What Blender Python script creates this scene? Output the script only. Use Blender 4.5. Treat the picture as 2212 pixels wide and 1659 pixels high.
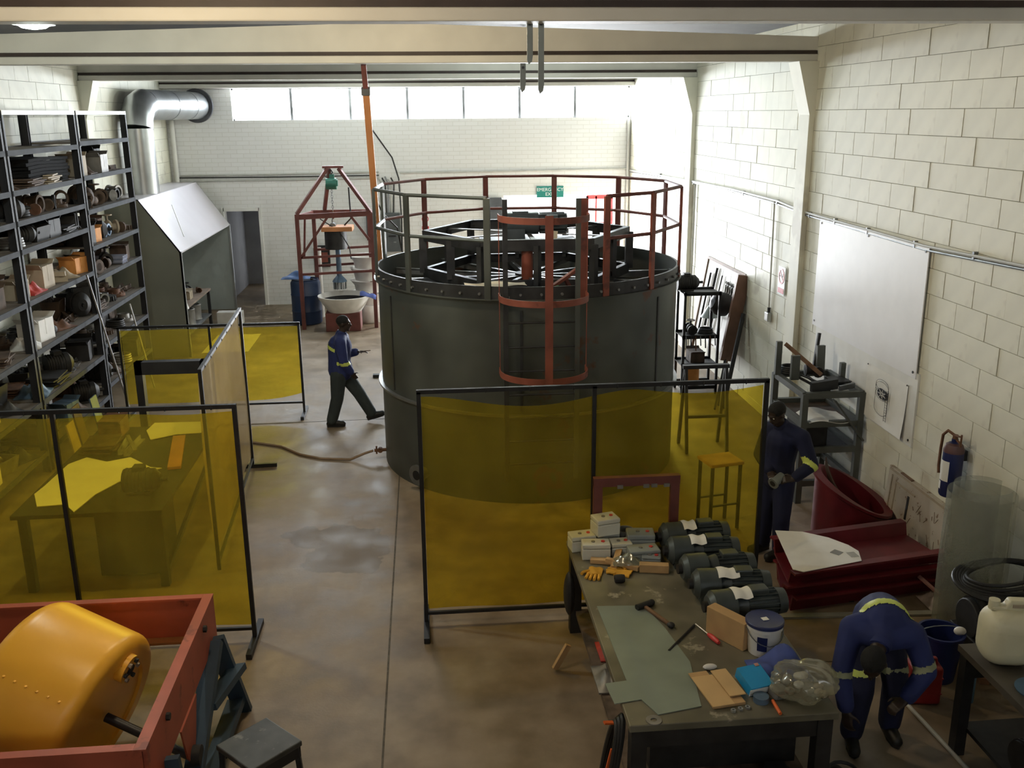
import bpy, bmesh, math, random
from mathutils import Vector, Matrix, Euler
random.seed(7)
PI = math.pi
R = math.radians
SC = bpy.context.scene
for o in list(bpy.data.objects):
    bpy.data.objects.remove(o)
COL = SC.collection

# ------------------------------------------------------------------ camera
cam_d = bpy.data.cameras.new('camera'); cam = bpy.data.objects.new('camera', cam_d); COL.objects.link(cam)
cam_d.sensor_width = 36.0; cam_d.lens = 2072.0 / 2212.0 * 36.0
cam_d.clip_start = 0.05; cam_d.clip_end = 200
def _cam_matrix(pitch, yaw, roll):
    cp, sp, cy, sy = math.cos(pitch), math.sin(pitch), math.cos(yaw), math.sin(yaw)
    fw = Vector((sy*cp, cy*cp, -sp)); rt = Vector((cy, -sy, 0)); dn = fw.cross(rt)
    cr, sr = math.cos(roll), math.sin(roll)
    r2 = rt*cr + dn*sr; d2 = dn*cr - rt*sr
    return Matrix(((r2.x, -d2.x, -fw.x, 0), (r2.y, -d2.y, -fw.y, 0), (r2.z, -d2.z, -fw.z, 4.5), (0, 0, 0, 1)))
cam.matrix_world = _cam_matrix(0.2754, 0.0888, 0.0089)
SC.camera = cam

# ------------------------------------------------------------------ light and exposure
SC.view_settings.view_transform = 'Standard'; SC.view_settings.look = 'None'
SC.view_settings.gamma = 1.0; SC.view_settings.use_curve_mapping = False
SC.view_settings.exposure = 0.85
world = bpy.data.worlds.new('world'); SC.world = world; world.use_nodes = True
bg = world.node_tree.nodes['Background']; bg.inputs[0].default_value = (0.93, 0.97, 1.0, 1); bg.inputs[1].default_value = 1.4

def area_light(name, loc, rot, sx, sy, power, col):
    d = bpy.data.lights.new(name, 'AREA'); d.shape = 'RECTANGLE'; d.size = sx; d.size_y = sy; d.energy = power; d.color = col
    o = bpy.data.objects.new(name, d); COL.objects.link(o); o.location = loc; o.rotation_euler = rot
    return o
# daylight from outside the high window strip and the open exit
area_light('window_daylight', (0.3, 24.35, 4.95), (R(-78), 0, 0), 9.6, 1.2, 1000, (0.90, 0.95, 1.0))
area_light('exit_daylight', (3.3, 24.5, 1.35), (R(-90), 0, 0), 2.9, 2.6, 900, (0.92, 0.96, 1.0))

SC.cycles.use_adaptive_sampling = True; SC.cycles.adaptive_threshold = 0.06; SC.cycles.adaptive_min_samples = 12
SC.cycles.max_bounces = 4; SC.cycles.diffuse_bounces = 3; SC.cycles.glossy_bounces = 2; SC.cycles.transmission_bounces = 2
SC.cycles.transparent_max_bounces = 8; SC.cycles.caustics_reflective = False; SC.cycles.caustics_refractive = False

# ------------------------------------------------------------------ materials
MATS = {}
def _new(name):
    m = bpy.data.materials.new(name); m.use_nodes = True
    nt = m.node_tree; b = nt.nodes['Principled BSDF']
    return m, nt, b
def N(nt, t, **kw):
    n = nt.nodes.new(t)
    for k, v in kw.items(): setattr(n, k, v)
    return n
def lk(nt, a, ao, b, bi): nt.links.new(a.outputs[ao], b.inputs[bi])
def mat(name, col, rough=0.6, metal=0.0, var=0.18, scale=5.0, bump=0.0, col2=None, patch=0.0, pscale=2.0, spec=0.5, coord='Object'):
    """procedural paint / metal: noise-varied colour, an optional second colour in patches (rust, dirt), optional bump"""
    if name in MATS: return MATS[name]
    m, nt, b = _new(name)
    tc = N(nt, 'ShaderNodeTexCoord')
    nz = N(nt, 'ShaderNodeTexNoise'); nz.inputs['Scale'].default_value = scale; nz.inputs['Detail'].default_value = 2
    lk(nt, tc, coord, nz, 'Vector')
    rp = N(nt, 'ShaderNodeValToRGB')
    lo = [max(0, c*(1-var)) for c in col]; hi = [min(1, c*(1+var)) for c in col]
    rp.color_ramp.elements[0].position = 0.3; rp.color_ramp.elements[0].color = (*lo, 1)
    rp.color_ramp.elements[1].position = 0.7; rp.color_ramp.elements[1].color = (*hi, 1)
    lk(nt, nz, 'Fac', rp, 'Fac'); last = rp; lo_ = 'Color'
    if col2:
        n2 = N(nt, 'ShaderNodeTexNoise'); n2.inputs['Scale'].default_value = pscale; n2.inputs['Detail'].default_value = 4
        n2.inputs['Roughness'].default_value = 0.65
        lk(nt, tc, coord, n2, 'Vector')
        r2 = N(nt, 'ShaderNodeValToRGB'); r2.color_ramp.elements[0].position = 0.62 - patch*0.3; r2.color_ramp.elements[1].position = 0.68 - patch*0.2
        lk(nt, n2, 'Fac', r2, 'Fac')
        mx = N(nt, 'ShaderNodeMixRGB'); mx.inputs[2].default_value = (*col2, 1)
        lk(nt, r2, 'Color', mx, 0); lk(nt, rp, 'Color', mx, 1); last = mx; lo_ = 'Color'
    lk(nt, last, lo_, b, 'Base Color')
    b.inputs['Roughness'].default_value = rough; b.inputs['Metallic'].default_value = metal
    b.inputs['Specular IOR Level'].default_value = spec
    if bump:
        bp = N(nt, 'ShaderNodeBump'); bp.inputs['Strength'].default_value = bump; bp.inputs['Distance'].default_value = 0.02
        lk(nt, nz, 'Fac', bp, 'Height'); lk(nt, bp, 'Normal', b, 'Normal')
    MATS[name] = m
    return m
def film(name, tint, dif, k_trans=0.72, gloss=0.05, trl=0.5):
    """coloured see-through sheet: tinted transparency, some diffuse and translucent scatter, faint sheen, smudges"""
    m = bpy.data.materials.new(name); m.use_nodes = True; nt = m.node_tree; nt.nodes.clear()
    out = N(nt, 'ShaderNodeOutputMaterial'); tr = N(nt, 'ShaderNodeBsdfTransparent'); tr.inputs[0].default_value = (*tint, 1)
    df = N(nt, 'ShaderNodeBsdfDiffuse'); df.inputs[0].default_value = (*dif, 1)
    tl = N(nt, 'ShaderNodeBsdfTranslucent'); tl.inputs[0].default_value = (*dif, 1)
    m1 = N(nt, 'ShaderNodeMixShader'); m1.inputs[0].default_value = trl; lk(nt, df, 0, m1, 1); lk(nt, tl, 0, m1, 2)
    tc = N(nt, 'ShaderNodeTexCoord'); nz = N(nt, 'ShaderNodeTexNoise'); nz.inputs['Scale'].default_value = 1.7; nz.inputs['Detail'].default_value = 3
    lk(nt, tc, 'Object', nz, 'Vector')
    mr = N(nt, 'ShaderNodeMapRange'); mr.inputs[1].default_value = 0.3; mr.inputs[2].default_value = 0.7
    mr.inputs[3].default_value = 1-k_trans-0.05; mr.inputs[4].default_value = 1-k_trans+0.07
    lk(nt, nz, 'Fac', mr, 0)
    m2 = N(nt, 'ShaderNodeMixShader'); lk(nt, mr, 0, m2, 0); lk(nt, tr, 0, m2, 1); lk(nt, m1, 0, m2, 2)
    gl = N(nt, 'ShaderNodeBsdfGlossy'); gl.inputs['Roughness'].default_value = 0.18
    m3 = N(nt, 'ShaderNodeMixShader'); m3.inputs[0].default_value = gloss; lk(nt, m2, 0, m3, 1); lk(nt, gl, 0, m3, 2)
    lk(nt, m3, 0, out, 0)
    MATS[name] = m
    return m
def glow(name, col, k):
    m, nt, b = _new(name); b.inputs['Base Color'].default_value = (*col, 1)
    b.inputs['Emission Color'].default_value = (*col, 1); b.inputs['Emission Strength'].default_value = k
    MATS[name] = m
    return m

# ------------------------------------------------------------------ mesh helpers
class MB:
    def __init__(s): s.v = []; s.f = []
    def add(s, vs, fs, M=None):
        n = len(s.v)
        for p in vs:
            p = Vector(p)
            if M is not None: p = M @ p
            s.v.append(p)
        for f in fs: s.f.append([i+n for i in f])
        return s
    def bb(s, x0, x1, y0, y1, z0, z1, M=None):
        vs = [(x0,y0,z0),(x1,y0,z0),(x1,y1,z0),(x0,y1,z0),(x0,y0,z1),(x1,y0,z1),(x1,y1,z1),(x0,y1,z1)]
        return s.add(vs, [(3,2,1,0),(4,5,6,7),(0,1,5,4),(1,2,6,5),(2,3,7,6),(3,0,4,7)], M)
    def box(s, c, sz, rot=(0,0,0), M=None):
        T = Matrix.Translation(c) @ Euler(rot).to_matrix().to_4x4()
        if M is not None: T = M @ T
        a, b, c_ = sz[0]/2, sz[1]/2, sz[2]/2
        return s.bb(-a, a, -b, b, -c_, c_, T)
    def bar(s, p0, p1, w, h, up=(0,0,1)):
        p0 = Vector(p0); p1 = Vector(p1); d = (p1-p0); L = d.length; d.normalize()
        up = Vector(up); sd = d.cross(up)
        if sd.length < 1e-4: sd = d.cross(Vector((1,0,0)))
        sd.normalize(); u = sd.cross(d)
        M = Matrix(((sd.x, d.x, u.x, p0.x), (sd.y, d.y, u.y, p0.y), (sd.z, d.z, u.z, p0.z), (0,0,0,1)))
        return s.bb(-w/2, w/2, 0, L, -h/2, h/2, M)
    def ang(s, p0, p1, w, t, up=(0,0,1), flip=1):
        """L-section steel angle from p0 to p1"""
        p0 = Vector(p0); p1 = Vector(p1); d = (p1-p0); L = d.length; d.normalize()
        up = Vector(up); sd = d.cross(up)
        if sd.length < 1e-4: sd = d.cross(Vector((1,0,0)))
        sd.normalize(); u = sd.cross(d); sd = sd*flip
        M = Matrix(((sd.x, d.x, u.x, p0.x), (sd.y, d.y, u.y, p0.y), (sd.z, d.z, u.z, p0.z), (0,0,0,1)))
        s.bb(0, w, 0, L, 0, t, M); return s.bb(0, t, 0, L, 0, w, M)
    def cyl(s, p0, p1, r0, r1=None, n=16, caps=True):
        r1 = r0 if r1 is None else r1
        p0 = Vector(p0); p1 = Vector(p1); d = (p1-p0).normalized()
        a = Vector((0,0,1)) if abs(d.z) < 0.9 else Vector((1,0,0))
        x = d.cross(a).normalized(); y = d.cross(x)
        vs = []
        for i in range(n):
            t = 2*PI*i/n; q = x*math.cos(t)+y*math.sin(t); vs += [p0+q*r0, p1+q*r1]
        fs = [(2*i, 2*((i+1) % n), 2*((i+1) % n)+1, 2*i+1) for i in range(n)]
        if caps: fs += [[2*i for i in range(n)][::-1], [2*i+1 for i in range(n)]]
        return s.add(vs, fs)
    def tube(s, pts, r, n=8, closed=False):
        pts = [Vector(p) for p in pts]; m = len(pts); vs = []; fs = []
        px = None
        for i, p in enumerate(pts):
            if closed: d = pts[(i+1) % m]-pts[i-1]
            else: d = pts[min(i+1, m-1)]-pts[max(i-1, 0)]
            d.normalize()
            if px is None:
                a = Vector((0,0,1)) if abs(d.z) < 0.9 else Vector((1,0,0)); px = d.cross(a).normalized()
            else: px = (px - d*px.dot(d)).normalized()
            y = d.cross(px)
            rr = r[i] if isinstance(r, (list, tuple)) else r
            vs += [p + (px*math.cos(2*PI*k/n)+y*math.sin(2*PI*k/n))*rr for k in range(n)]
        for i in range(m if closed else m-1):
            j = (i+1) % m
            for k in range(n): fs.append((i*n+k, i*n+(k+1) % n, j*n+(k+1) % n, j*n+k))
        if not closed: fs += [list(range(n))[::-1], [(m-1)*n+k for k in range(n)]]
        return s.add(vs, fs)
    def lathe(s, prof, n=32, c=(0,0,0), a0=0, a1=2*PI, M=None, closed_prof=False):
        full = abs(a1-a0-2*PI) < 1e-6; m = len(prof); k = n if full else n+1
        vs = [(c[0]+r*math.cos(a0+(a1-a0)*i/n), c[1]+r*math.sin(a0+(a1-a0)*i/n), c[2]+z) for i in range(k) for r, z in prof]
        fs = []
        for i in range(n):
            j = (i+1) % k
            for q in range(m if closed_prof else m-1):
                q2 = (q+1) % m; fs.append((i*m+q, j*m+q, j*m+q2, i*m+q2))
        if not full and closed_prof: fs += [list(range(m)), [(k-1)*m+q for q in range(m)][::-1]]
        return s.add(vs, fs, M)
    def prism(s, poly, vec, M=None):
        n = len(poly); vec = Vector(vec); vs = [Vector(p) for p in poly]; vs += [p+vec for p in vs[:n]]
        fs = [list(range(n))[::-1], [n+i for i in range(n)]] + [(i, (i+1) % n, n+(i+1) % n, n+i) for i in range(n)]
        return s.add(vs, fs, M)
    def ball(s, c, r, n=14, m=8, M=None):
        rx, ry, rz = r if isinstance(r, (tuple, list)) else (r, r, r)
        vs = [(c[0], c[1], c[2]-rz)]; fs = []
        for j in range(1, m):
            a = -PI/2+PI*j/m
            vs += [(c[0]+rx*math.cos(a)*math.cos(2*PI*i/n), c[1]+ry*math.cos(a)*math.sin(2*PI*i/n), c[2]+rz*math.sin(a)) for i in range(n)]
        vs.append((c[0], c[1], c[2]+rz)); e = len(vs)-1
        for i in range(n):
            fs.append((0, 1+(i+1) % n, 1+i)); fs.append((e, 1+(m-2)*n+i, 1+(m-2)*n+(i+1) % n))
            for j in range(m-2): fs.append((1+j*n+i, 1+j*n+(i+1) % n, 1+(j+1)*n+(i+1) % n, 1+(j+1)*n+i))
        return s.add(vs, fs, M)
    def sheet(s, fn, nu, nv, th=None):
        """surface fn(u,v)->point on a grid; th is an offset vector that gives it thickness"""
        vs = [Vector(fn(i/nu, j/nv)) for i in range(nu+1) for j in range(nv+1)]; w = nv+1
        fs = [(i*w+j, (i+1)*w+j, (i+1)*w+j+1, i*w+j+1) for i in range(nu) for j in range(nv)]
        if th is None: return s.add(vs, fs)
        th = Vector(th); k = len(vs); vs2 = vs+[p+th for p in vs]
        fs2 = fs+[tuple(k+i for i in f[::-1]) for f in fs]
        ring = [i*w for i in range(nu+1)]+[nu*w+j for j in range(1, nv+1)]+[i*w+nv for i in range(nu-1, -1, -1)]+[j for j in range(nv-1, 0, -1)]
        for a, b in zip(ring, ring[1:]+ring[:1]): fs2.append((b, a, a+k, b+k))
        return s.add(vs2, fs2)
    def mesh(s, name, m=None, smooth=False):
        me = bpy.data.meshes.new(name); me.from_pydata([tuple(p) for p in s.v], [], s.f)
        bm = bmesh.new(); bm.from_mesh(me); bmesh.ops.recalc_face_normals(bm, faces=bm.faces)
        if smooth:
            for f in bm.faces: f.smooth = True
            for e in bm.edges:
                if len(e.link_faces) == 2 and e.calc_face_angle(0) > 0.62: e.smooth = False
        bm.to_mesh(me); bm.free()
        if m is not None: me.materials.append(MATS[m] if isinstance(m, str) else m)
        return me
    def build(s, name, m, parent=None, smooth=False, bevel=0.0, world=False, label=None):
        o = bpy.data.objects.new(name, s.mesh(name, m, smooth)); COL.objects.link(o)
        if parent is not None:
            o.parent = parent
            if world: o.matrix_parent_inverse = wm(parent).inverted()
        if bevel:
            md = o.modifiers.new('bevel', 'BEVEL'); md.width = bevel; md.segments = 2; md.limit_method = 'ANGLE'
        if label: o['label'] = label
        return o
def wm(o):
    m = o.matrix_basis.copy()
    while o.parent is not None:
        m = o.parent.matrix_basis @ o.matrix_parent_inverse @ m if o.parent.parent is None else o.matrix_parent_inverse @ m
        o = o.parent
    return m
def tag(o, label=None, cat=None, group=None, kind=None):
    if label: o['label'] = label
    if cat: o['category'] = cat
    if group: o['group'] = group
    if kind: o['kind'] = kind
    return o
def thing(name, label, cat, loc=(0,0,0), rz=0.0, group=None):
    o = bpy.data.objects.new(name, None); COL.objects.link(o); o.empty_display_size = 0.1
    o.location = loc; o.rotation_euler = (0, 0, rz)
    return tag(o, label, cat, group)
def struct(o, label=None): return tag(o, label, None, None, 'structure')
def dup(o, loc=None, rot=None, label=None, group=None, parent=None):
    c = o.copy(); COL.objects.link(c)
    if parent is not None: c.parent = parent
    if loc is not None: c.location = loc
    if rot is not None: c.rotation_euler = rot
    if label: c['label'] = label
    if group: c['group'] = group
    for ch in o.children: dup(ch, parent=c)
    return c
def one(name, mb, m, label, cat, group=None, smooth=False, bevel=0.0, loc=None, rot=None):
    o = mb.build(name, m, None, smooth, bevel)
    if loc is not None: o.location = loc
    if rot is not None: o.rotation_euler = rot
    return tag(o, label, cat, group)
def piece(name, me, loc, parent, rot=None):
    o = bpy.data.objects.new(name, me); COL.objects.link(o); o.location = loc; o.parent = parent
    if rot is not None: o.rotation_euler = rot
    return o
# ------------------------------------------------------------------ palette
mat('cream_paint', (0.76, 0.745, 0.63), 0.62, 0, 0.05, 3.0, 0.12, (0.60, 0.57, 0.48), 0.02, 0.9)
mat('white_paint', (0.78, 0.78, 0.75), 0.55, 0, 0.04, 4.0, 0.05)
mat('beam_paint', (0.70, 0.68, 0.62), 0.6, 0, 0.06, 2.5, 0.05)
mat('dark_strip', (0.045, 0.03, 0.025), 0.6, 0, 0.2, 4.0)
mat('roof_sheet_shaded', (0.055, 0.055, 0.055), 0.7, 0, 0.2, 2.0)  # grey sheeting darkened: the shade under the roof is in this colour
mat('mortar', (0.26, 0.25, 0.215), 0.8, 0, 0.25, 9.0)
mat('tank_steel', (0.085, 0.094, 0.088), 0.42, 0.35, 0.35, 1.3, 0.05, (0.12, 0.06, 0.04), 0.0, 1.7)
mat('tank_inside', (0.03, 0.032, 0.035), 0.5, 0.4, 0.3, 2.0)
mat('dark_steel', (0.045, 0.046, 0.050), 0.45, 0.5, 0.3, 5.0)
mat('black_steel', (0.018, 0.018, 0.020), 0.5, 0.3, 0.3, 5.0)
mat('bright_steel', (0.55, 0.56, 0.58), 0.3, 0.9, 0.15, 8.0)
mat('grey_steel', (0.24, 0.25, 0.26), 0.4, 0.7, 0.25, 4.0)
mat('red_oxide', (0.26, 0.075, 0.050), 0.5, 0.1, 0.25, 4.0, 0.0, (0.16, 0.05, 0.04), 0.1, 3.0)
mat('red_oxide_dark', (0.15, 0.045, 0.038), 0.5, 0.1, 0.25, 5.0)
mat('rust', (0.16, 0.075, 0.040), 0.75, 0.2, 0.35, 9.0, 0.15)
mat('orange_paint', (0.56, 0.24, 0.095), 0.5, 0, 0.12, 3.0)
mat('galv', (0.46, 0.48, 0.49), 0.32, 0.85, 0.14, 2.5)
mat('galv_dull', (0.22, 0.24, 0.23), 0.5, 0.5, 0.2, 2.0)
mat('booth_white', (0.56, 0.54, 0.58), 0.35, 0.05, 0.03, 2.0)
mat('pvc_grey', (0.5, 0.5, 0.47), 0.5, 0, 0.1, 6.0)
mat('cable_black', (0.02, 0.02, 0.02), 0.5, 0, 0.2, 9.0)
mat('paper', (0.83, 0.82, 0.78), 0.7, 0, 0.04, 5.0)
mat('paper_cream', (0.74, 0.68, 0.55), 0.7, 0, 0.06, 5.0)
mat('cardboard', (0.50, 0.31, 0.14), 0.75, 0, 0.1, 7.0)
mat('timber', (0.52, 0.33, 0.15), 0.65, 0, 0.18, 6.0)
mat('timber_dark', (0.16, 0.085, 0.045), 0.7, 0, 0.25, 6.0)
mat('brown_dirt', (0.12, 0.085, 0.06), 0.8, 0, 0.4, 9.0, 0.2)
film('yellow_film', (0.88, 0.67, 0.055), (0.62, 0.47, 0.055), 0.78, 0.03, 0.4)
film('clear_film', (0.88, 0.78, 0.60), (0.72, 0.56, 0.33), 0.36, 0.05, 0.55)
film('poly_bag', (0.93, 0.93, 0.88), (0.55, 0.54, 0.42), 0.66, 0.12, 0.4)
film('wire_gauze', (0.94, 0.95, 0.92), (0.33, 0.335, 0.29), 0.55, 0.03, 0.25)
film('window_glass', (0.97, 0.985, 1.0), (0.8, 0.8, 0.8), 0.965, 0.03, 0.2)

# floor: worn, patchy, slightly polished concrete with a damp stain of its own shape
def floor_mat():
    m, nt, b = _new('concrete_floor')
    tc = N(nt, 'ShaderNodeTexCoord')
    n1 = N(nt, 'ShaderNodeTexNoise'); n1.inputs['Scale'].default_value = 0.55; n1.inputs['Detail'].default_value = 5; n1.inputs['Roughness'].default_value = 0.62
    n2 = N(nt, 'ShaderNodeTexNoise'); n2.inputs['Scale'].default_value = 2.6; n2.inputs['Detail'].default_value = 4
    n3 = N(nt, 'ShaderNodeTexNoise'); n3.inputs['Scale'].default_value = 45; n3.inputs['Detail'].default_value = 1
    for n in (n1, n2, n3): lk(nt, tc, 'Object', n, 'Vector')
    r1 = N(nt, 'ShaderNodeValToRGB'); e = r1.color_ramp.elements
    e[0].position = 0.32; e[0].color = (0.195, 0.142, 0.088, 1); e[1].position = 0.68; e[1].color = (0.325, 0.268, 0.205, 1)
    lk(nt, n1, 'Fac', r1, 'Fac')
    r2 = N(nt, 'ShaderNodeValToRGB'); e = r2.color_ramp.elements
    e[0].position = 0.30; e[0].color = (0.60, 0.56, 0.50, 1); e[1].position = 0.70; e[1].color = (1.22, 1.22, 1.24, 1)
    lk(nt, n2, 'Fac', r2, 'Fac')
    mu = N(nt, 'ShaderNodeMixRGB', blend_type='MULTIPLY'); mu.inputs[0].default_value = 0.85
    lk(nt, r1, 'Color', mu, 1); lk(nt, r2, 'Color', mu, 2)
    # damp stain: two noisy lobes
    sep = N(nt, 'ShaderNodeSeparateXYZ'); lk(nt, tc, 'Object', sep, 0)
    def lobe(cx, cy, rx, ry):
        ax = N(nt, 'ShaderNodeMath', operation='SUBTRACT'); lk(nt, sep, 'X', ax, 0); ax.inputs[1].default_value = cx
        ay = N(nt, 'ShaderNodeMath', operation='SUBTRACT'); lk(nt, sep, 'Y', ay, 0); ay.inputs[1].default_value = cy
        dx = N(nt, 'ShaderNodeMath', operation='DIVIDE'); lk(nt, ax, 0, dx, 0); dx.inputs[1].default_value = rx
        dy = N(nt, 'ShaderNodeMath', operation='DIVIDE'); lk(nt, ay, 0, dy, 0); dy.inputs[1].default_value = ry
        p1 = N(nt, 'ShaderNodeMath', operation='POWER'); lk(nt, dx, 0, p1, 0); p1.inputs[1].default_value = 2
        p2 = N(nt, 'ShaderNodeMath', operation='POWER'); lk(nt, dy, 0, p2, 0); p2.inputs[1].default_value = 2
        s = N(nt, 'ShaderNodeMath', operation='ADD'); lk(nt, p1, 0, s, 0); lk(nt, p2, 0, s, 1)
        return s
    l1 = lobe(-1.10, 9.92, 0.58, 0.30); l2 = lobe(-0.92, 9.38, 0.42, 0.42)
    mn = N(nt, 'ShaderNodeMath', operation='MINIMUM'); lk(nt, l1, 0, mn, 0); lk(nt, l2, 0, mn, 1)
    wob = N(nt, 'ShaderNodeMath', operation='MULTIPLY_ADD'); lk(nt, n2, 'Fac', wob, 0); wob.inputs[1].default_value = 3.2; wob.inputs[2].default_value = -1.6
    sm = N(nt, 'ShaderNodeMath', operation='ADD'); lk(nt, mn, 0, sm, 0); lk(nt, wob, 0, sm, 1)
    st = N(nt, 'ShaderNodeMapRange'); st.inputs[1].default_value = 0.85; st.inputs[2].default_value = 1.0; st.inputs[3].default_value = 0.82; st.inputs[4].default_value = 0.0
    lk(nt, sm, 0, st, 0)
    mx = N(nt, 'ShaderNodeMixRGB'); mx.inputs[2].default_value = (0.135, 0.098, 0.058, 1)
    lk(nt, st, 0, mx, 0); lk(nt, mu, 'Color', mx, 1); lk(nt, mx, 'Color', b, 'Base Color')
    rr = N(nt, 'ShaderNodeMapRange'); rr.inputs[1].default_value = 0.3; rr.inputs[2].default_value = 0.7; rr.inputs[3].default_value = 0.42; rr.inputs[4].default_value = 0.62; b.inputs['Specular IOR Level'].default_value = 0.28
    lk(nt, n2, 'Fac', rr, 0); lk(nt, rr, 0, b, 'Roughness')
    bp = N(nt, 'ShaderNodeBump'); bp.inputs['Strength'].default_value = 0.06; bp.inputs['Distance'].default_value = 0.01
    lk(nt, n3, 'Fac', bp, 'Height'); lk(nt, bp, 'Normal', b, 'Normal')
    MATS['concrete_floor'] = m
floor_mat()
# far brickwork, painted over: courses too fine to pick apart
def brick_mat():
    m, nt, b = _new('painted_brick')
    tc = N(nt, 'ShaderNodeTexCoord'); mp = N(nt, 'ShaderNodeMapping'); mp.inputs['Rotation'].default_value = (R(90), 0, 0)
    lk(nt, tc, 'Object', mp, 'Vector')
    br = N(nt, 'ShaderNodeTexBrick'); br.inputs['Scale'].default_value = 1.0
    br.inputs['Brick Width'].default_value = 0.30; br.inputs['Row Height'].default_value = 0.098; br.inputs['Mortar Size'].default_value = 0.006
    br.inputs['Color1'].default_value = (0.81, 0.81, 0.80, 1); br.inputs['Color2'].default_value = (0.79, 0.79, 0.775, 1); br.inputs['Mortar'].default_value = (0.69, 0.68, 0.65, 1)
    lk(nt, mp, 'Vector', br, 'Vector')
    lk(nt, br, 'Color', b, 'Base Color'); b.inputs['Roughness'].default_value = 0.6
    bp = N(nt, 'ShaderNodeBump'); bp.inputs['Strength'].default_value = 0.2; bp.inputs['Distance'].default_value = 0.01; bp.invert = True
    lk(nt, br, 'Fac', bp, 'Height'); lk(nt, bp, 'Normal', b, 'Normal')
    MATS['painted_brick'] = m
brick_mat()

# ------------------------------------------------------------------ setting
XR, XL, YB, YF, ZC = 5.06, -5.90, 23.74, -3.0, 5.62
BH, HB = 0.2572, 0.2572          # block course height, half a block's length
o = MB().bb(XL-0.3, XR+0.3, YF-0.3, 27.0, -0.2, 0.0).build('floor', 'concrete_floor'); struct(o, 'worn patchy concrete workshop floor')
# saw-cut joints: narrow dark strips let into the slab
mat('joint', (0.09, 0.075, 0.055), 0.8, 0, 0.3, 20.0)
for a, b_ in (((-0.43, 4.0), (-0.43, 12.4)), ((-5.0, 14.05), (-0.6, 14.15)), ((2.9, 6.95), (4.0, 6.85))):
    j = MB().bar((a[0], a[1], 0.0005), (b_[0], b_[1], 0.0005), 0.016, 0.003).build('floor_joint', 'joint', o)

def block_wall(name, x, sgn, ylo, yhi, zlo, zhi, label, ref, nmax=300, skip=None):
    """wall of large painted blocks: a recessed mortar slab with each block proud of it; sgn = direction of the room (-1: room at smaller x)"""
    w = MB().bb(min(x-sgn*0.009, x-sgn*0.3), max(x-sgn*0.009, x-sgn*0.3), YF-0.3, YB+0.3, -0.2, ZC).build(name, 'mortar'); struct(w, label)
    L, g, c, dp = 2*HB, 0.0045, 0.0018, 0.03
    def blk(mb, y0, y1, z0, z1, ox=0.0):
        xo = x-sgn*dp; xf = x+sgn*ox; xm = xf-sgn*c
        vs = [(xo,y0,z0),(xo,y1,z0),(xo,y1,z1),(xo,y0,z1),(xm,y0,z0),(xm,y1,z0),(xm,y1,z1),(xm,y0,z1),
              (xf,y0+c,z0+c),(xf,y1-c,z0+c),(xf,y1-c,z1-c),(xf,y0+c,z1-c)]
        fs = [(8,9,10,11)]
        for i in range(4):
            k = (i+1) % 4; fs += [(i,k,4+k,4+i),(4+i,4+k,8+k,8+i)]
        mb.add(vs, fs)
    cells = []
    k = -8
    while True:
        z1 = 3.989-BH*k; z0 = z1-BH
        if z1 < zlo+0.02: break
        if z0 < zhi:
            par = k % 2
            jmax = int((8.898-ylo)/HB)+4
            j = par if (jmax % 2 == par) else par
            yy = 8.898-HB*par
            n0 = int((ylo-yy)/L)-2; n1 = int((yhi-yy)/L)+2
            for n in range(n0, n1):
                a = max(yy+n*L, ylo)+g/2; b_ = min(yy+(n+1)*L, yhi)-g/2
                za, zb = max(z0, zlo)+g/2, min(z1, zhi)-g/2
                if b_-a > 0.05 and zb-za > 0.04: cells.append((a, b_, za, zb))
        k += 1
    cam_y, cam_z = ref
    cells.sort(key=lambda q: (q[0]+q[1])/2 < cam_y and 1e3 or ((q[0]+q[1])/2-cam_y)**2+(((q[2]+q[3])/2-cam_z)*1.6)**2)
    share = {}; rest = MB()
    for i, (a, b_, za, zb) in enumerate(cells):
        ox = random.choice((-0.002, 0.0, 0.0015, 0.003))
        if i < nmax:
            key = (round(b_-a, 3), round(zb-za, 3))
            if key not in share:
                mb = MB(); h, v = (b_-a)/2, (zb-za)/2; blk(mb, -h, h, -v, v); mb.v = [p-Vector((x, 0, 0)) for p in mb.v]
                share[key] = mb.mesh('block', 'cream_paint')
            piece('block', share[key], (x+sgn*ox, (a+b_)/2, (za+zb)/2), w)
        else: blk(rest, a, b_, za, zb, ox)
    if rest.v:
        r = rest.build('blockwork', 'cream_paint', w); r['kind'] = 'stuff'
    return w
wall_r = block_wall('wall_right', XR, -1, 1.0, YB, 0.0, ZC, 'right-hand wall of big cream painted blocks', (6.8, 2.6))
wall_l = block_wall('wall_left', XL, 1, 8.0, YB, 0.0, ZC, 'left-hand wall of big cream painted blocks behind the racks', (11.8, 4.2))

# back wall with the window strip, the inner door and the open exit
DX0, DX1, DZ = -4.79, -3.94, 2.31
EX0, EX1, EZ = 1.95, 4.68, 2.56
WX0, WX1, WZ0, WZ1 = -4.38, 5.03, 4.38, 5.10
m = MB(); y0, y1 = YB, YB+0.28
m.bb(XL, DX0, y0, y1, -0.1, WZ0); m.bb(DX0, DX1, y0, y1, DZ, WZ0); m.bb(DX1, EX0, y0, y1, -0.1, WZ0)
m.bb(EX0, EX1, y0, y1, EZ, WZ0); m.bb(EX1, XR+0.3, y0, y1, -0.1, WZ0)
m.bb(XL, WX0, y0, y1, WZ0, ZC); m.bb(WX0, XR+0.3, y0, y1, WZ1, ZC); m.bb(WX1, XR+0.3, y0, y1, WZ0, WZ1)
struct(m.build('wall_back', 'painted_brick'), 'white painted brick end wall with high windows')
struct(MB().bb(XL, XR, YF-0.3, YF, -0.1, 4.3).build('wall_front', 'cream_paint'), 'low wall behind the viewpoint')
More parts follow.
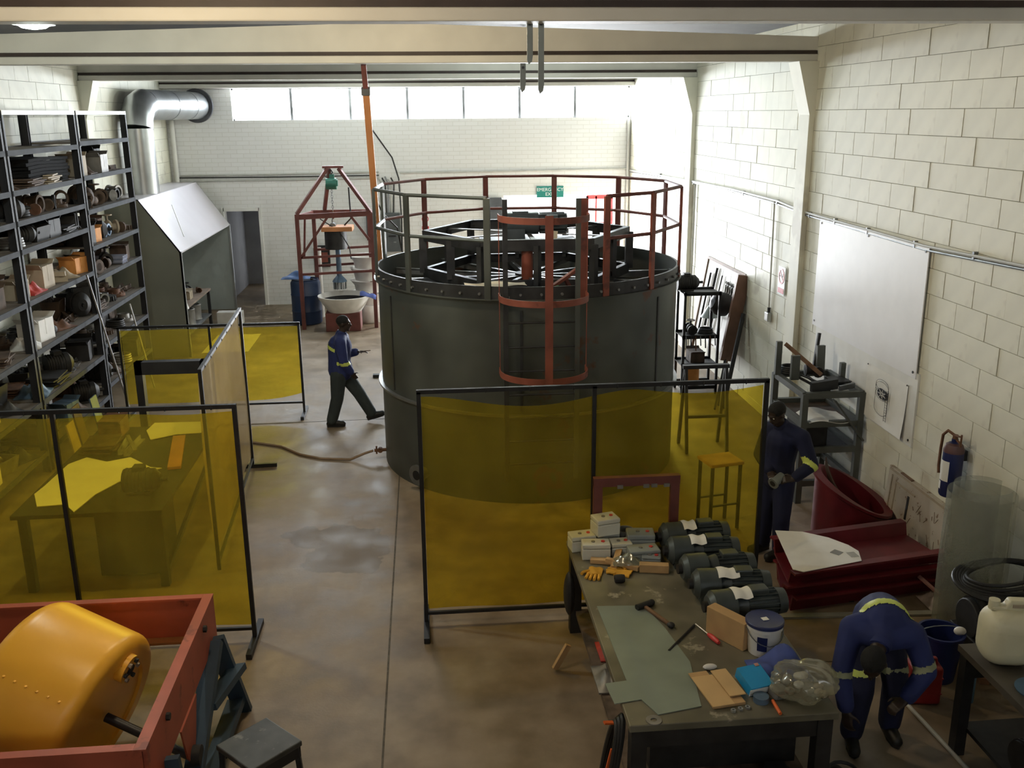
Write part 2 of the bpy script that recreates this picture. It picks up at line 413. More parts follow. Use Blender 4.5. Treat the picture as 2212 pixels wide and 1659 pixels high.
# ceiling: sheeting at a shallow pitch, shade put into its dark colour
m = MB(); r = -0.42
for xa, za, xb, zb in ((XL-0.3, ZC-0.02, r, ZC+0.22), (r, ZC+0.22, XR+0.3, ZC-0.02)):
    m.prism([(xa, YF-0.3, za), (xb, YF-0.3, zb), (xb, YF-0.3, zb+0.15), (xa, YF-0.3, za+0.15)], (0, YB+0.6-YF+0.3, 0))
struct(m.build('ceiling', 'roof_sheet_shaded'), 'roof sheeting above the beams, darkened to stand for shade')
# roof beams, deeper at mid-span, each with a dark strip above its lower flange
for i, yb in enumerate((7.03, 12.60, 18.17, 23.50)):
    bm_ = MB()
    bm_.prism([(XL, yb-0.10, 5.235), (XR, yb-0.10, 5.235), (XR, yb-0.10, 5.40), (r, yb-0.10, 5.57), (XL, yb-0.10, 5.42)], (0, 0.16, 0))
    tb = bm_.build('roof_beam', 'beam_paint'); struct(tb, ('nearest', 'second', 'third', 'farthest')[i]+' white concrete roof beam crossing the hall')
    fl = MB().prism([(XL, yb-0.13, 5.10), (XL, yb+0.11, 5.10), (XL, yb+0.11, 5.19), (XL, yb-0.13, 5.19)], (XR-XL, 0, 0))
    fl.build('flange', 'beam_paint', tb, bevel=0.012)
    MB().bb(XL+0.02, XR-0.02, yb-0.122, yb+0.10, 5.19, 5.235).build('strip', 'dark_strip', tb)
# wall columns with flared heads carrying the beams
def column(x, sgn, y, nm):
    c = MB(); d = 0.075*sgn; w = 0.17
    c.bb(min(x, x+d), max(x, x+d), y-w, y+w, 0, 5.10)
    h = MB()
    lo, hi = 4.42, 5.10; wide = 0.27*sgn
    h.prism([(x+d*0.9, y-w, lo), (x+wide, y-w*1.15, hi), (x, y-w*1.15, hi), (x, y-w, lo)], (0, 2*w*1.1, 0))
    o = c.build('wall_column', 'cream_paint', bevel=0.01); struct(o, nm)
    h.build('column_head', 'cream_paint', o)
column(XR, -1, 12.60, 'cream wall column nearer the whiteboard on the right wall')
column(XR, -1, 18.17, 'cream wall column beside the tool board on the right wall')
column(XL, 1, 18.17, 'cream wall column behind the far rack on the left wall')
column(XL, 1, 12.60, 'cream wall column behind the near rack on the left wall')
# window strip
t = MB(); fr = 0.035
t.bb(WX0, WX1, YB+0.08, YB+0.14, WZ0, WZ0+fr); t.bb(WX0, WX1, YB+0.08, YB+0.14, WZ1-fr, WZ1)
t.bb(WX0, WX0+fr, YB+0.08, YB+0.14, WZ0, WZ1); t.bb(WX1-fr, WX1, YB+0.08, YB+0.14, WZ0, WZ1)
win = t.build('window_1', 'white_paint'); struct(win, 'long strip of high windows in the end wall')
mull = [-3.02, -1.65, -0.31, 1.02, 2.36, 3.70]
mme = MB().bb(-0.028, 0.028, YB+0.07, YB+0.15, WZ0, WZ1).mesh('mullion', 'grey_steel')
for x in mull: piece('mullion', mme, (x, 0, 0), win)
xs = [WX0]+mull+[WX1]
for a, b_ in zip(xs, xs[1:]): MB().bb(a+0.02, b_-0.02, YB+0.105, YB+0.111, WZ0+0.02, WZ1-0.02).build('pane', 'window_glass', win)
# inner door opening and the dim passage behind it
t = MB()
t.bb(DX0-0.05, DX0+0.02, YB-0.02, YB+0.30, 0, DZ+0.06); t.bb(DX1-0.02, DX1+0.05, YB-0.02, YB+0.30, 0, DZ+0.06); t.bb(DX0, DX1, YB-0.02, YB+0.30, DZ-0.02, DZ+0.06)
d1 = t.build('door_1', 'white_paint'); struct(d1, 'white door frame of the dim passage in the end wall')
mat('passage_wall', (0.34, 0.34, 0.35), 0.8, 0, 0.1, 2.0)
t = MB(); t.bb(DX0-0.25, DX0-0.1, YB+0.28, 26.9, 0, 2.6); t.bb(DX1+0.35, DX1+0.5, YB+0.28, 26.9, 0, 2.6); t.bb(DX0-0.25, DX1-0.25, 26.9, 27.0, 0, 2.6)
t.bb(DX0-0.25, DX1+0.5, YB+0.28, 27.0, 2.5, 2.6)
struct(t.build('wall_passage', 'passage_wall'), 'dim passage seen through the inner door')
t = MB(); t.bb(-4.14, -4.10, 25.2, 25.3, 0, 2.3); t.bb(-4.14, -3.6, 25.2, 25.28, 2.25, 2.35); struct(t.build('trim_1', 'white_paint'), 'pale inner door jamb in the passage')
# exit: red gate leaf standing in the bright opening, grey leaf folded back
g = thing('door_2', None, None, (EX1-0.66, YB+0.12, 0)); struct(g, 'red framed glazed side leaf of the open exit')
for nm, b6 in (('stile', (0.0, 0.05, 0, 0.05, 0, 2.5)), ('stile', (0.61, 0.66, 0, 0.05, 0, 2.5)), ('stile', (0.22, 0.26, 0, 0.05, 0.0, 2.5)), ('rail', (0, 0.66, 0, 0.05, 2.43, 2.53)), ('rail', (0, 0.66, 0.005, 0.045, 1.80, 1.86)), ('rail', (0, 0.66, 0.005, 0.045, 0.0, 0.1))):
    MB().bb(*b6).build(nm, mat('gate_red', (0.62, 0.05, 0.05), 0.4, 0, 0.1), g)
g = thing('door_3', None, None, (EX0-0.05, YB-0.05, 0)); struct(g, 'dark grey exit door leaf folded flat on the end wall')
MB().bb(-0.36, 0.0, -0.05, 0.0, 0.02, 2.52).build('leaf', mat('door_grey', (0.10, 0.11, 0.125), 0.5), g, bevel=0.006)
MB().bb(-0.30, -0.05, -0.07, -0.05, 1.55, 1.62).build('handle', 'grey_steel', g)
# ------------------------------------------------------------------ the tank
TX, TY, TR, TZ = 1.33, 12.54, 1.955, 2.62
tank = thing('steel_tank', 'large round dark steel tank with red guard rail and caged ladder', 'tank', (TX, TY, 0))
def pol(a, r, z): return (r*math.cos(R(a)), r*math.sin(R(a)), z)
MB().lathe([(TR-0.012, 0.03), (TR, 0.0), (TR, TZ), (TR-0.012, TZ), (TR-0.012, 0.05)], 96).build('shell', 'tank_steel', tank, True)
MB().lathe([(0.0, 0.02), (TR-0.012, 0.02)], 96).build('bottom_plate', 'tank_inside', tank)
MB().lathe([(TR, TZ-0.15), (TR+0.018, TZ-0.15), (TR+0.018, TZ), (TR, TZ), (TR, TZ-0.15)], 96).build('rim_band', 'dark_steel', tank, True)
MB().lathe([(TR, TZ-0.155), (TR+0.055, TZ-0.155), (TR+0.055, TZ-0.145), (TR, TZ-0.145)], 96).build('rim_angle', 'tank_steel', tank)
MB().lathe([(TR, 1.09), (TR+0.05, 1.09), (TR+0.05, 1.115), (TR, 1.115)], 96).build('stiffener_ring', 'grey_steel', tank)

for a in (205, 262, 318): MB().box(pol(a, TR+0.002, 1.75), (0.012, 0.03, 1.2), (0, 0, R(a))).build('weld_seam', 'dark_steel', tank)

bolt = MB().cyl((0, 0, 0), (0.028, 0, 0), 0.016, None, 6).mesh('bolt', 'grey_steel')
for i in range(26):
    a = 187+i*6.8
    piece('bolt', bolt, pol(a, TR+0.018, TZ-0.085), tank, (0, 0, R(a)))
# outlet flange low on the shell, and valve on the left
a = 223
n = MB(); p0, p1 = Vector(pol(a, TR-0.02, 0.22)), Vector(pol(a, TR+0.14, 0.22)); n.cyl(p0, p1, 0.075, None, 20, False)
d_ = (p1-p0).normalized(); n.cyl(p1-d_*0.03, p1, 0.13, None, 24)
fl = n.build('outlet_flange', 'grey_steel', tank, True)
MB().cyl(p1, p1+d_*0.004, 0.062, None, 20).build('bore', 'black_steel', fl)
a = 186; p0, p1 = Vector(pol(a, TR, 0.14)), Vector(pol(a, TR+0.16, 0.14)); n = MB(); n.cyl(p0, p1, 0.022, None, 10); n.cyl(p1+Vector((0.03, 0, -0.05)), p1+Vector((0.03, 0, 0.06)), 0.012); n.cyl(p0.lerp(p1, .5)+Vector((0, -.03, 0)), p0.lerp(p1, .5)+Vector((0, .03, 0)), 0.035, None, 10)
n.build('drain_valve', 'rust', tank, True)
# guard rail: twelve posts, straight lengths of rail between them, a gap at the ladder
RZ = 3.60; RR = TR+0.012
angs = [291, 312, 342, 372, 402, 432, 462, 492, 522, 549, 579, 611]
pst = MB()
for i, a in enumerate(angs):
    aa = a % 360
    near = 180 < aa < 262 or aa in (162, 189)
    m_ = 'tank_steel' if near else ('red_oxide' if aa in (312, 291, 342) else 'red_oxide_dark')
    MB().box(pol(a, RR+0.01, (TZ-0.16+RZ)/2), (0.035, 0.075, RZ-TZ+0.16), (0, 0, R(a))).build('rail_post', m_, tank, bevel=0.004)
    if i < len(angs)-1:
        b_ = angs[i+1]; mm = 'tank_steel' if 165 < (a+b_)/2 % 360 < 262 else 'red_oxide_dark'
        for nm, z in (('top_rail', RZ), ('mid_rail', RZ-0.47)):
            MB().tube([pol(a, RR, z), pol(b_, RR, z)], 0.021, 10).build(nm, mm, tank, True)
# caged ladder
LX, LY = -0.05, -TR-0.10
lad = MB()
for sx, zt in ((-0.41, 3.60), (0.40, 3.60)):
    MB().box((LX+sx, LY, (0.35+zt)/2), (0.055, 0.03, zt-0.35)).build('ladder_stile', 'dark_steel' if sx < 0 else 'tank_steel', tank)
MB().box((LX+0.47, LY+0.06, 3.02), (0.09, 0.02, 1.15)).build('ladder_return_plate', 'red_oxide', tank)
for k in range(7):
    MB().cyl((LX-0.41, LY, 0.55+k*0.28), (LX+0.40, LY, 0.55+k*0.28), 0.012, None, 8).build('rung', 'dark_steel', tank, True)
for z in (3.42, 2.55, 1.70):
    w = 0.485; h = MB()
    pth = [(LX-w, LY-0.02)]+[(LX-w*math.cos(t), LY-0.16-0.44*math.sin(t)) for t in [PI*q/24 for q in range(25)]]+[(LX+w, LY-0.02)]
    vs = []; fs = []
    cx_, cy_ = LX, LY-0.1
    for (x, y) in pth:
        dx, dy = x-cx_, y-cy_; L_ = math.hypot(dx, dy); ux, uy = dx/L_*0.008, dy/L_*0.008
        vs += [(x, y, z-0.035), (x, y, z+0.035), (x+ux, y+uy, z+0.035), (x+ux, y+uy, z-0.035)]
    for i in range(len(pth)-1):
        for q in range(4): fs.append((i*4+q, i*4+(q+1) % 4, (i+1)*4+(q+1) % 4, (i+1)*4+q))
    h.add(vs, fs); h.build('cage_hoop', 'red_oxide', tank, True)
MB().box((LX, LY-0.612, 2.55), (0.085, 0.008, 1.86)).build('cage_strap', 'red_oxide', tank)
for sx in (-0.487, 0.487):
    MB().box((LX+sx, LY-0.10, 2.55), (0.008, 0.012, 1.80)).build('cage_strap', 'red_oxide', tank)
# drive bridge: hexagon frames at two levels, uprights and radial arms
HR, HZ = 1.36, 2.98
hv = [(HR*math.cos(R(60*k)), HR*math.sin(R(60*k))) for k in range(6)]
for k in range(6):
    (xa, ya), (xb, yb) = hv[k], hv[(k+1) % 6]
    for z, hh in ((HZ, 0.13), (2.50, 0.12)):
        f = MB(); f.bar((xa, ya, z), (xb, yb, z), 0.012, hh)
        f.bar((xa*0.975, ya*0.975, z+hh/2), (xb*0.975, yb*0.975, z+hh/2), 0.065, 0.008)
        f.build('bridge_beam', 'dark_steel', tank)
    for q in (0.0, 0.5):
        x, y = xa+(xb-xa)*q, ya+(yb-ya)*q
        MB().box((x, y, (2.5+HZ)/2), (0.10, 0.06, HZ-2.5), (0, 0, R(60*k))).build('bridge_upright', 'dark_steel', tank)
for k in range(12):
    a = 30*k+4
    f = MB(); f.bar((0.12*math.cos(R(a)), 0.12*math.sin(R(a)), 2.44), pol(a, TR-0.02, 2.44), 0.055, 0.010); f.bar((0.12*math.cos(R(a)), 0.12*math.sin(R(a)), 2.40), pol(a, TR-0.02, 2.40), 0.010, 0.08)
    f.build('radial_arm', 'grey_steel', tank)
for k in range(6):
    a = 60*k+30
    MB().bar(pol(a, 0.2, HZ+0.02), pol(a, HR*0.87, HZ+0.02), 0.06, 0.012).build('bridge_arm', 'grey_steel', tank)
MB().cyl((-0.02, -0.2, 2.34), (-0.02, -0.2, 2.86), 0.075, None, 20).build('drive_post', 'red_oxide', tank, True)
MB().cyl((0, 0, 2.35), (0, 0, 2.47), 0.16, None, 24).build('hub', 'dark_steel', tank, True)
MB().box((0.0, -0.1, 2.88), (1.25, 0.5, 0.10)).build('motor_plinth', 'dark_steel', tank, bevel=0.01)
gm = MB(); gm.cyl((-0.32, -0.12, 3.13), (0.13, -0.12, 3.13), 0.145, None, 24); gm.box((-0.18, -0.12, 3.0), (0.26, 0.26, 0.2)); gm.box((-0.1, -0.12, 3.26), (0.2, 0.12, 0.05))
g1 = gm.build('gearbox', mat('machine_blue_grey', (0.075, 0.095, 0.115), 0.4, 0.2, 0.2), tank, True)
gm = MB(); gm.cyl((0.13, -0.12, 3.13), (0.50, -0.12, 3.13), 0.12, None, 24)
for k in range(14): gm.box((0.31, -0.12+0.13*math.cos(2*PI*k/14), 3.13+0.13*math.sin(2*PI*k/14)), (0.32, 0.012, 0.012), (2*PI*k/14, 0, 0))
gm.box((0.3, -0.24, 3.18), (0.14, 0.08, 0.12))
gm.build('motor', 'machine_blue_grey', tank, True)
MB().box((0.30, -0.30, 2.98), (0.12, 0.004, 0.13), (0, 0.1, 0)).build('paper_tag', 'paper_cream', tank)
# chequer grating step behind the ladder
gr = MB()
for k in range(19): gr.bar((-0.52+k*0.056, -TR+0.02, 2.50), (-0.52+k*0.056, -TR+0.62, 2.50), 0.006, 0.03)
for k in range(4): gr.bar((-0.52, -TR+0.04+k*0.19, 2.50), (0.49, -TR+0.04+k*0.19, 2.50), 0.006, 0.03)
gr.build('step_grating', 'grey_steel', tank)
# things lying on the tank
one('paper_sheet', MB().sheet(lambda u, v: (-0.36+0.72*u, -0.14+0.28*v, 0.012+0.012*math.sin(9*u+3*v)), 14, 6, (0, 0, 0.002)), 'paper_cream', 'creased cream sheet of paper lying across the tank frame', 'paper', None, True, loc=(TX-0.53, TY-1.45, 2.56))
t = thing('bar_clamp', 'red bar clamp lying on the tank step beside the ladder', 'clamp', (TX+0.18, TY-1.62, 2.53), R(28))
MB().bar((-0.08, 0, 0.03), (0.32, 0, 0.22), 0.05, 0.035).build('bar', 'red_oxide', t)
MB().bar((-0.08, 0, 0.05), (-0.02, 0.14, 0.02), 0.04, 0.04).build('jaw', 'red_oxide', t)
MB().bar((0.10, 0, 0.13), (0.18, 0.0, 0.0), 0.04, 0.04).build('jaw', 'red_oxide_dark', t)
t2 = MB(); t2.tube([(TX+0.10+0.1*q-0.02*q*q, TY-1.72+0.05*math.sin(q*1.3), 2.555+0.02*math.sin(q*2)) for q in range(6)], 0.012, 8)
one('green_hose', t2, mat('hose_green', (0.05, 0.22, 0.12), 0.5), 'short green hose end on the tank step', 'hose', None, True)
# ------------------------------------------------------------------ welding screens
def screen(label, p0, p1, ztop, zbot, mids, sheet_m, sag_fn, feet=True, foot_at=(0, 1), name='welding_screen', post=0.035, frame='black_steel', bot_fn=None):
    """tube frame with a hanging film sheet between p0 and p1 (floor points)"""
    p0 = Vector((*p0, 0)); p1 = Vector((*p1, 0)); d = p1-p0; L = d.length; u = d.normalized(); nrm = Vector((-u.y, u.x, 0))
    rz = math.atan2(u.y, u.x)
    t = thing(name, label, 'screen', p0, rz)
    for s in [0]+[q*L for q in mids]+[L]:
        MB().box((s, 0, (0.04+ztop)/2), (post, post, ztop-0.04)).build('post', frame, t)
    MB().box((L/2, 0, ztop), (L+post, post, post)).build('top_rail', frame, t)
    MB().box((L/2, 0, zbot), (L, post*0.8, post*0.8)).build('bottom_rail', frame, t)
    if feet:
        for f in foot_at: MB().box((f*L, 0, 0.025), (0.05, 0.62, 0.05)).build('foot', frame, t)
    def fn(a, b):
        top = ztop-0.03-sag_fn(a); bot = zbot+0.03+(bot_fn(a) if bot_fn else 0)
        return (0.02+(L-0.04)*a, 0.022+0.012*math.sin(a*17+b*3)+0.015*math.sin(b*PI)*math.cos(a*9), bot+(top-bot)*b)
    MB().sheet(fn, 48, 20).build('film', sheet_m, t, True)
    tie = MB().tube([(0, 0.022*math.cos(q), 0.022*math.sin(q)) for q in [2*PI*k/8 for k in range(8)]], 0.004, 5, True).mesh('tie', 'black_steel')
    nt = max(4, int(L/0.35))
    for k in range(nt): piece('tie', tie, (L*(k+0.5)/nt, 0, ztop-0.005), t)
    return t
sg = lambda a: 0.02+0.12*math.sin(PI*min(1, a/0.62))**2 if a < 0.62 else 0.02+0.05*math.sin(PI*(a-0.62)/0.38)
screen('yellow welding screen standing in front of the big tank', (-0.10, 7.87), (2.95, 7.87), 2.225, 0.13, (0.497,), 'yellow_film', sg)
screen('yellow welding screen behind the orange drum, nearest on the left', (-4.60, 7.80), (-1.62, 7.77), 2.185, 0.13, (0.51,), 'yellow_film', lambda a: 0.02+0.015*math.sin(a*9)**2)
screen('low yellow welding screen standing farthest back by the drums', (-4.62, 14.52), (-1.96, 14.52), 1.455, 0.20, (0.5,), 'yellow_film', lambda a: 0.02, bot_fn=lambda a: 0.10*max(0, (a-0.75)/0.25)**2+0.02)
screen('milky clear plastic screen seen edge-on between the yellow screens', (-2.20, 9.15), (-2.37, 12.22), 2.14, 0.13, (), 'clear_film', lambda a: 0.0, foot_at=(1,))
# ------------------------------------------------------------------ storage racks along the left wall
RXF, RXB = -5.00, -5.78
LV0 = [4.10, 3.62, 3.25, 2.90, 2.25, 1.60, 0.95, 0.30]
LV2 = [4.14, 3.64, 3.14, 2.60, 2.12, 1.57, 1.08, 0.45]
BAYS = [('near', 9.80, 12.40, LV0), ('middle', 12.40, 14.98, LV0), ('far', 14.98, 17.50, LV2)]
mat('rack_black', (0.012, 0.012, 0.014), 0.6, 0.0, 0.3, 4.0)
mat('rack_grey', (0.060, 0.065, 0.075), 0.75, 0.0, 0.2, 5.0, spec=0.2)
mat('shelf_board', (0.15, 0.125, 0.10), 0.75, 0, 0.3, 3.0)
def rack(bay, ya, yb, lv):
    t = thing('storage_rack', 'tall black steel storage rack, %s bay against the left wall' % bay, 'rack', (RXF, ya, 0), 0, 'storage racks on the left wall')
    L = yb-ya; D = RXF-RXB
    for x in (0, -D):
        for y, s in ((0.03, 1), (L-0.03, -1)):
            p = MB(); p.bb(x-0.105 if x == 0 else x, x if x == 0 else x+0.105, y-0.006, y+0.006, 0, 4.58)
            p.bb((x-0.006) if x == 0 else x, x if x == 0 else x+0.006, min(y, y+s*0.045), max(y, y+s*0.045), 0, 4.58)
            p.build('upright', 'rack_black', t)
    MB().bb(-0.008, 0.004, 0.03, L-0.03, 4.53, 4.585).build('top_rail', 'white_paint', t)  # front rail coloured white to stand for the daylight on it
    MB().bb(-D, -D+0.01, 0.03, L-0.03, 4.53, 4.585).build('top_rail', 'rack_black', t)
    for y in (0.03, L-0.03): MB().bb(-D, 0, y-0.005, y+0.005, 4.53, 4.585).build('end_tie', 'rack_black', t)
    for z in lv:
        sh = MB(); sh.bb(-D+0.01, -0.006, 0.04, L-0.04, z-0.022, z)
        s = sh.build('shelf', 'shelf_board', t)
        MB().bb(-0.008, 0.006, 0.035, L-0.035, z-0.055, z+0.012).build('front_lip', 'rack_grey', s)
        MB().bb(-D, -D+0.008, 0.035, L-0.035, z-0.055, z+0.012).build('back_lip', 'rack_black', s)
    return t
for b_ in BAYS: rack(*b_)

# --- kinds of stored part, each modelled once about its own base point
mat('i_dark', (0.018, 0.017, 0.017), 0.6, 0.1, 0.4, 9); mat('i_brown', (0.085, 0.055, 0.037), 0.75, 0.1, 0.4, 8, 0.1)
mat('i_rust', (0.13, 0.062, 0.035), 0.8, 0.1, 0.4, 10, 0.1); mat('i_grey', (0.26, 0.25, 0.235), 0.5, 0.5, 0.25, 7)
mat('i_beige', (0.40, 0.33, 0.24), 0.7, 0, 0.15, 5); mat('i_white', (0.72, 0.70, 0.66), 0.6, 0, 0.1, 5)
mat('i_red', (0.45, 0.05, 0.04), 0.5, 0, 0.2, 5); mat('i_blue', (0.10, 0.16, 0.24), 0.5, 0.2, 0.2, 5)
mat('i_orange', (0.70, 0.30, 0.08), 0.7, 0, 0.15, 6)
KCOL = {'i_dark': 'black', 'i_brown': 'brown', 'i_rust': 'rusty', 'i_grey': 'grey', 'i_beige': 'beige', 'i_white': 'off-white', 'i_red': 'red', 'i_blue': 'blue-grey', 'i_orange': 'orange'}
def ring_prof(ro, ri, h): return [(ri, 0), (ro, 0), (ro, h), (ri, h), (ri, 0)]
def k_coupling():
    m = MB(); T = Matrix.Rotation(R(90), 4, 'Y'); T.translation = (-0.09, 0, 0.085)
    m.lathe([(0.06, 0), (0.085, 0), (0.085, 0.03), (0.072, 0.04), (0.072, 0.14), (0.085, 0.15), (0.085, 0.18), (0.06, 0.18), (0.06, 0)], 18, M=T); return m
def k_elbow():
    m = MB(); pts = [(0.11*math.cos(t)-0.02, 0.11*math.sin(t)-0.05, 0.065) for t in [R(-20+q*14) for q in range(9)]]
    m.tube(pts, 0.055, 12); m.tube(pts[:2], 0.068, 12); m.tube(pts[-2:], 0.068, 12); return m
def k_flange():
    m = MB(); m.lathe(ring_prof(0.15, 0.06, 0.035), 24); m.lathe(ring_prof(0.085, 0.06, 0.09), 20)
    for q in range(6): m.cyl((0.12*math.cos(q*PI/3), 0.12*math.sin(q*PI/3), 0.03), (0.12*math.cos(q*PI/3), 0.12*math.sin(q*PI/3), 0.055), 0.015, None, 6)
    return m
def k_carton():
    m = MB(); m.bb(-0.13, 0.13, -0.16, 0.16, 0, 0.20); m.box((0.0, -0.19, 0.195), (0.25, 0.1, 0.004), (R(-35), 0, 0)); m.box((0, 0.19, 0.21), (0.25, 0.1, 0.004), (R(30), 0, 0)); m.bb(-0.132, 0.132, -0.02, 0.02, 0.06, 0.203); return m
def k_plates():
    m = MB()
    for q in range(5): m.box((0.01*(q % 2), 0.015*((q*7) % 3-1), 0.008+0.018*q), (0.36, 0.46-0.03*(q % 3), 0.012), (0, 0, 0.1*((q*5) % 3-1)))
    return m
def k_coil():
    m = MB()
    for q in range(4): m.tube([((0.15-0.006*q)*math.cos(t)+0.004*q, (0.15-0.006*q)*math.sin(t), 0.018+0.026*q) for t in [2*PI*k/22 for k in range(22)]], 0.014, 6, True)
    return m
def k_tin():
    m = MB(); m.lathe([(0, 0), (0.088, 0), (0.092, 0.008), (0.088, 0.016), (0.088, 0.19), (0.093, 0.20), (0.088, 0.206), (0.075, 0.204), (0.072, 0.196), (0, 0.196)], 20)
    m.tube([(0.09*math.cos(t), 0.0, 0.17+0.07*math.sin(t)) for t in [PI*q/8 for q in range(9)]], 0.004, 5); return m
def k_casing():
    m = MB(); m.cyl((-0.16, 0, 0.13), (0.14, 0, 0.13), 0.12, None, 18); m.cyl((0.14, 0, 0.13), (0.2, 0, 0.13), 0.12, 0.06, 18); m.cyl((0.2, 0, 0.13), (0.27, 0, 0.13), 0.022, None, 10)
    m.bb(-0.12, 0.1, -0.1, 0.1, 0, 0.03); m.bb(-0.06, 0.05, -0.06, 0.06, 0.24, 0.285)
    for q in range(7): m.cyl((-0.14+0.035*q, 0, 0.13), (-0.13+0.035*q, 0, 0.13), 0.13, None, 18)
    return m
def k_angle():
    m = MB(); m.ang((0, -0.3, 0.0), (0.02, 0.3, 0.0), 0.06, 0.008); m.ang((-0.08, -0.25, 0.0), (-0.14, 0.28, 0.0), 0.05, 0.008); m.bar((0.1, -0.2, 0.03), (-0.1, 0.24, 0.07), 0.04, 0.02); return m
def k_tub():
    m = MB(); m.add([(-0.12,-0.18,0),(0.12,-0.18,0),(0.12,0.18,0),(-0.12,0.18,0),(-0.15,-0.21,0.16),(0.15,-0.21,0.16),(0.15,0.21,0.16),(-0.15,0.21,0.16),(-0.135,-0.195,0.16),(0.135,-0.195,0.16),(0.135,0.195,0.16),(-0.135,0.195,0.16),(-0.11,-0.17,0.02),(0.11,-0.17,0.02),(0.11,0.17,0.02),(-0.11,0.17,0.02)],
        [(3,2,1,0)]+[(i,(i+1) % 4,4+(i+1) % 4,4+i) for i in range(4)]+[(4+i,4+(i+1) % 4,8+(i+1) % 4,8+i) for i in range(4)]+[(8+i,8+(i+1) % 4,12+(i+1) % 4,12+i) for i in range(4)]+[(12,13,14,15)])
    for q in range(7): m.ball((0.07*math.cos(q*2.1), 0.11*math.sin(q*1.7), 0.10+0.02*(q % 3)), (0.04, 0.05, 0.035), 7, 5)
    return m
def k_rag():
    m = MB(); rr = random.Random(3)
    m.sheet(lambda u, v: ((u-0.5)*0.34, (v-0.5)*0.42, 0.014+0.12*max(0, math.sin(PI*u)*math.sin(PI*v))*(0.7+0.5*math.sin(11*u+5*v)*math.cos(9*v-4*u))), 12, 12, (0, 0, -0.013)); return m
def k_gear():
    m = MB(); n = 18; poly = []
    for q in range(n*2):
        r_ = 0.15 if q % 2 else 0.125
        poly += [(r_*math.cos(PI*(q-0.28)/n), r_*math.sin(PI*(q-0.28)/n), 0), (r_*math.cos(PI*(q+0.28)/n), r_*math.sin(PI*(q+0.28)/n), 0)]
    m.prism(poly, (0, 0, 0.05)); m.lathe(ring_prof(0.05, 0.025, 0.085), 16); return m
def k_timber():
    m = MB(); m.box((0, 0, 0.035), (0.10, 0.40, 0.07), (0, 0, 0.1)); m.box((0.02, 0.02, 0.095), (0.09, 0.32, 0.05), (0, 0, -0.25)); return m
def k_valve():
    m = MB(); m.ball((0, 0, 0.10), (0.075, 0.075, 0.085)); m.cyl((0, -0.15, 0.09), (0, 0.15, 0.09), 0.05, None, 14); m.cyl((0, -0.15, 0.09), (0, -0.12, 0.09), 0.09, None, 18); m.cyl((0, 0.12, 0.09), (0, 0.15, 0.09), 0.09, None, 18)
    m.cyl((0, 0, 0.16), (0, 0, 0.25), 0.015, None, 8); m.tube([(0.07*math.cos(t), 0.07*math.sin(t), 0.25) for t in [2*PI*k/14 for k in range(14)]], 0.009, 6, True); return m
KINDS = {'pipe_coupling': (k_coupling, 'pipe coupling', 'pipe fitting', 0.19), 'pipe_elbow': (k_elbow, 'pipe elbow', 'pipe fitting', 0.26), 'pipe_flange': (k_flange, 'bolted pipe flange', 'pipe fitting', 0.32),
 'carton': (k_carton, 'open carton', 'box', 0.36), 'plate_stack': (k_plates, 'stack of flat plates', 'steel plates', 0.46), 'wire_coil': (k_coil, 'coil of wire', 'coil', 0.34), 'paint_tin': (k_tin, 'tin with handle', 'tin', 0.21),
 'motor_casing': (k_casing, 'ribbed motor casing', 'motor', 0.28), 'angle_offcuts': (k_angle, 'bundle of angle offcuts', 'steel offcuts', 0.5), 'parts_tub': (k_tub, 'tub of small parts', 'tub', 0.44), 'rag_heap': (k_rag, 'crumpled rag', 'rag', 0.42),
 'spur_gear': (k_gear, 'toothed gear wheel', 'gear', 0.32), 'timber_blocks': (k_timber, 'pair of timber blocks', 'timber', 0.42), 'gate_valve': (k_valve, 'hand-wheel valve', 'valve', 0.32)}
_pm = {}
def kmesh(kind, m_):
    if (kind, m_) not in _pm:
        base = _pm.get(kind)
        if base is None:
            base = KINDS[kind][0]().mesh(kind, m_, kind in ('pipe_coupling', 'pipe_elbow', 'paint_tin', 'motor_casing', 'gate_valve', 'rag_heap', 'wire_coil', 'pipe_flange')); _pm[kind] = base; _pm[(kind, m_)] = base
        else:
            c = base.copy(); c.materials.clear(); c.materials.append(MATS[m_]); _pm[(kind, m_)] = c
    return _pm[(kind, m_)]
ORD = ['first', 'second', 'third', 'fourth', 'fifth', 'sixth', 'seventh', 'eighth', 'ninth', 'tenth', 'eleventh', 'twelfth', 'thirteenth', 'fourteenth']
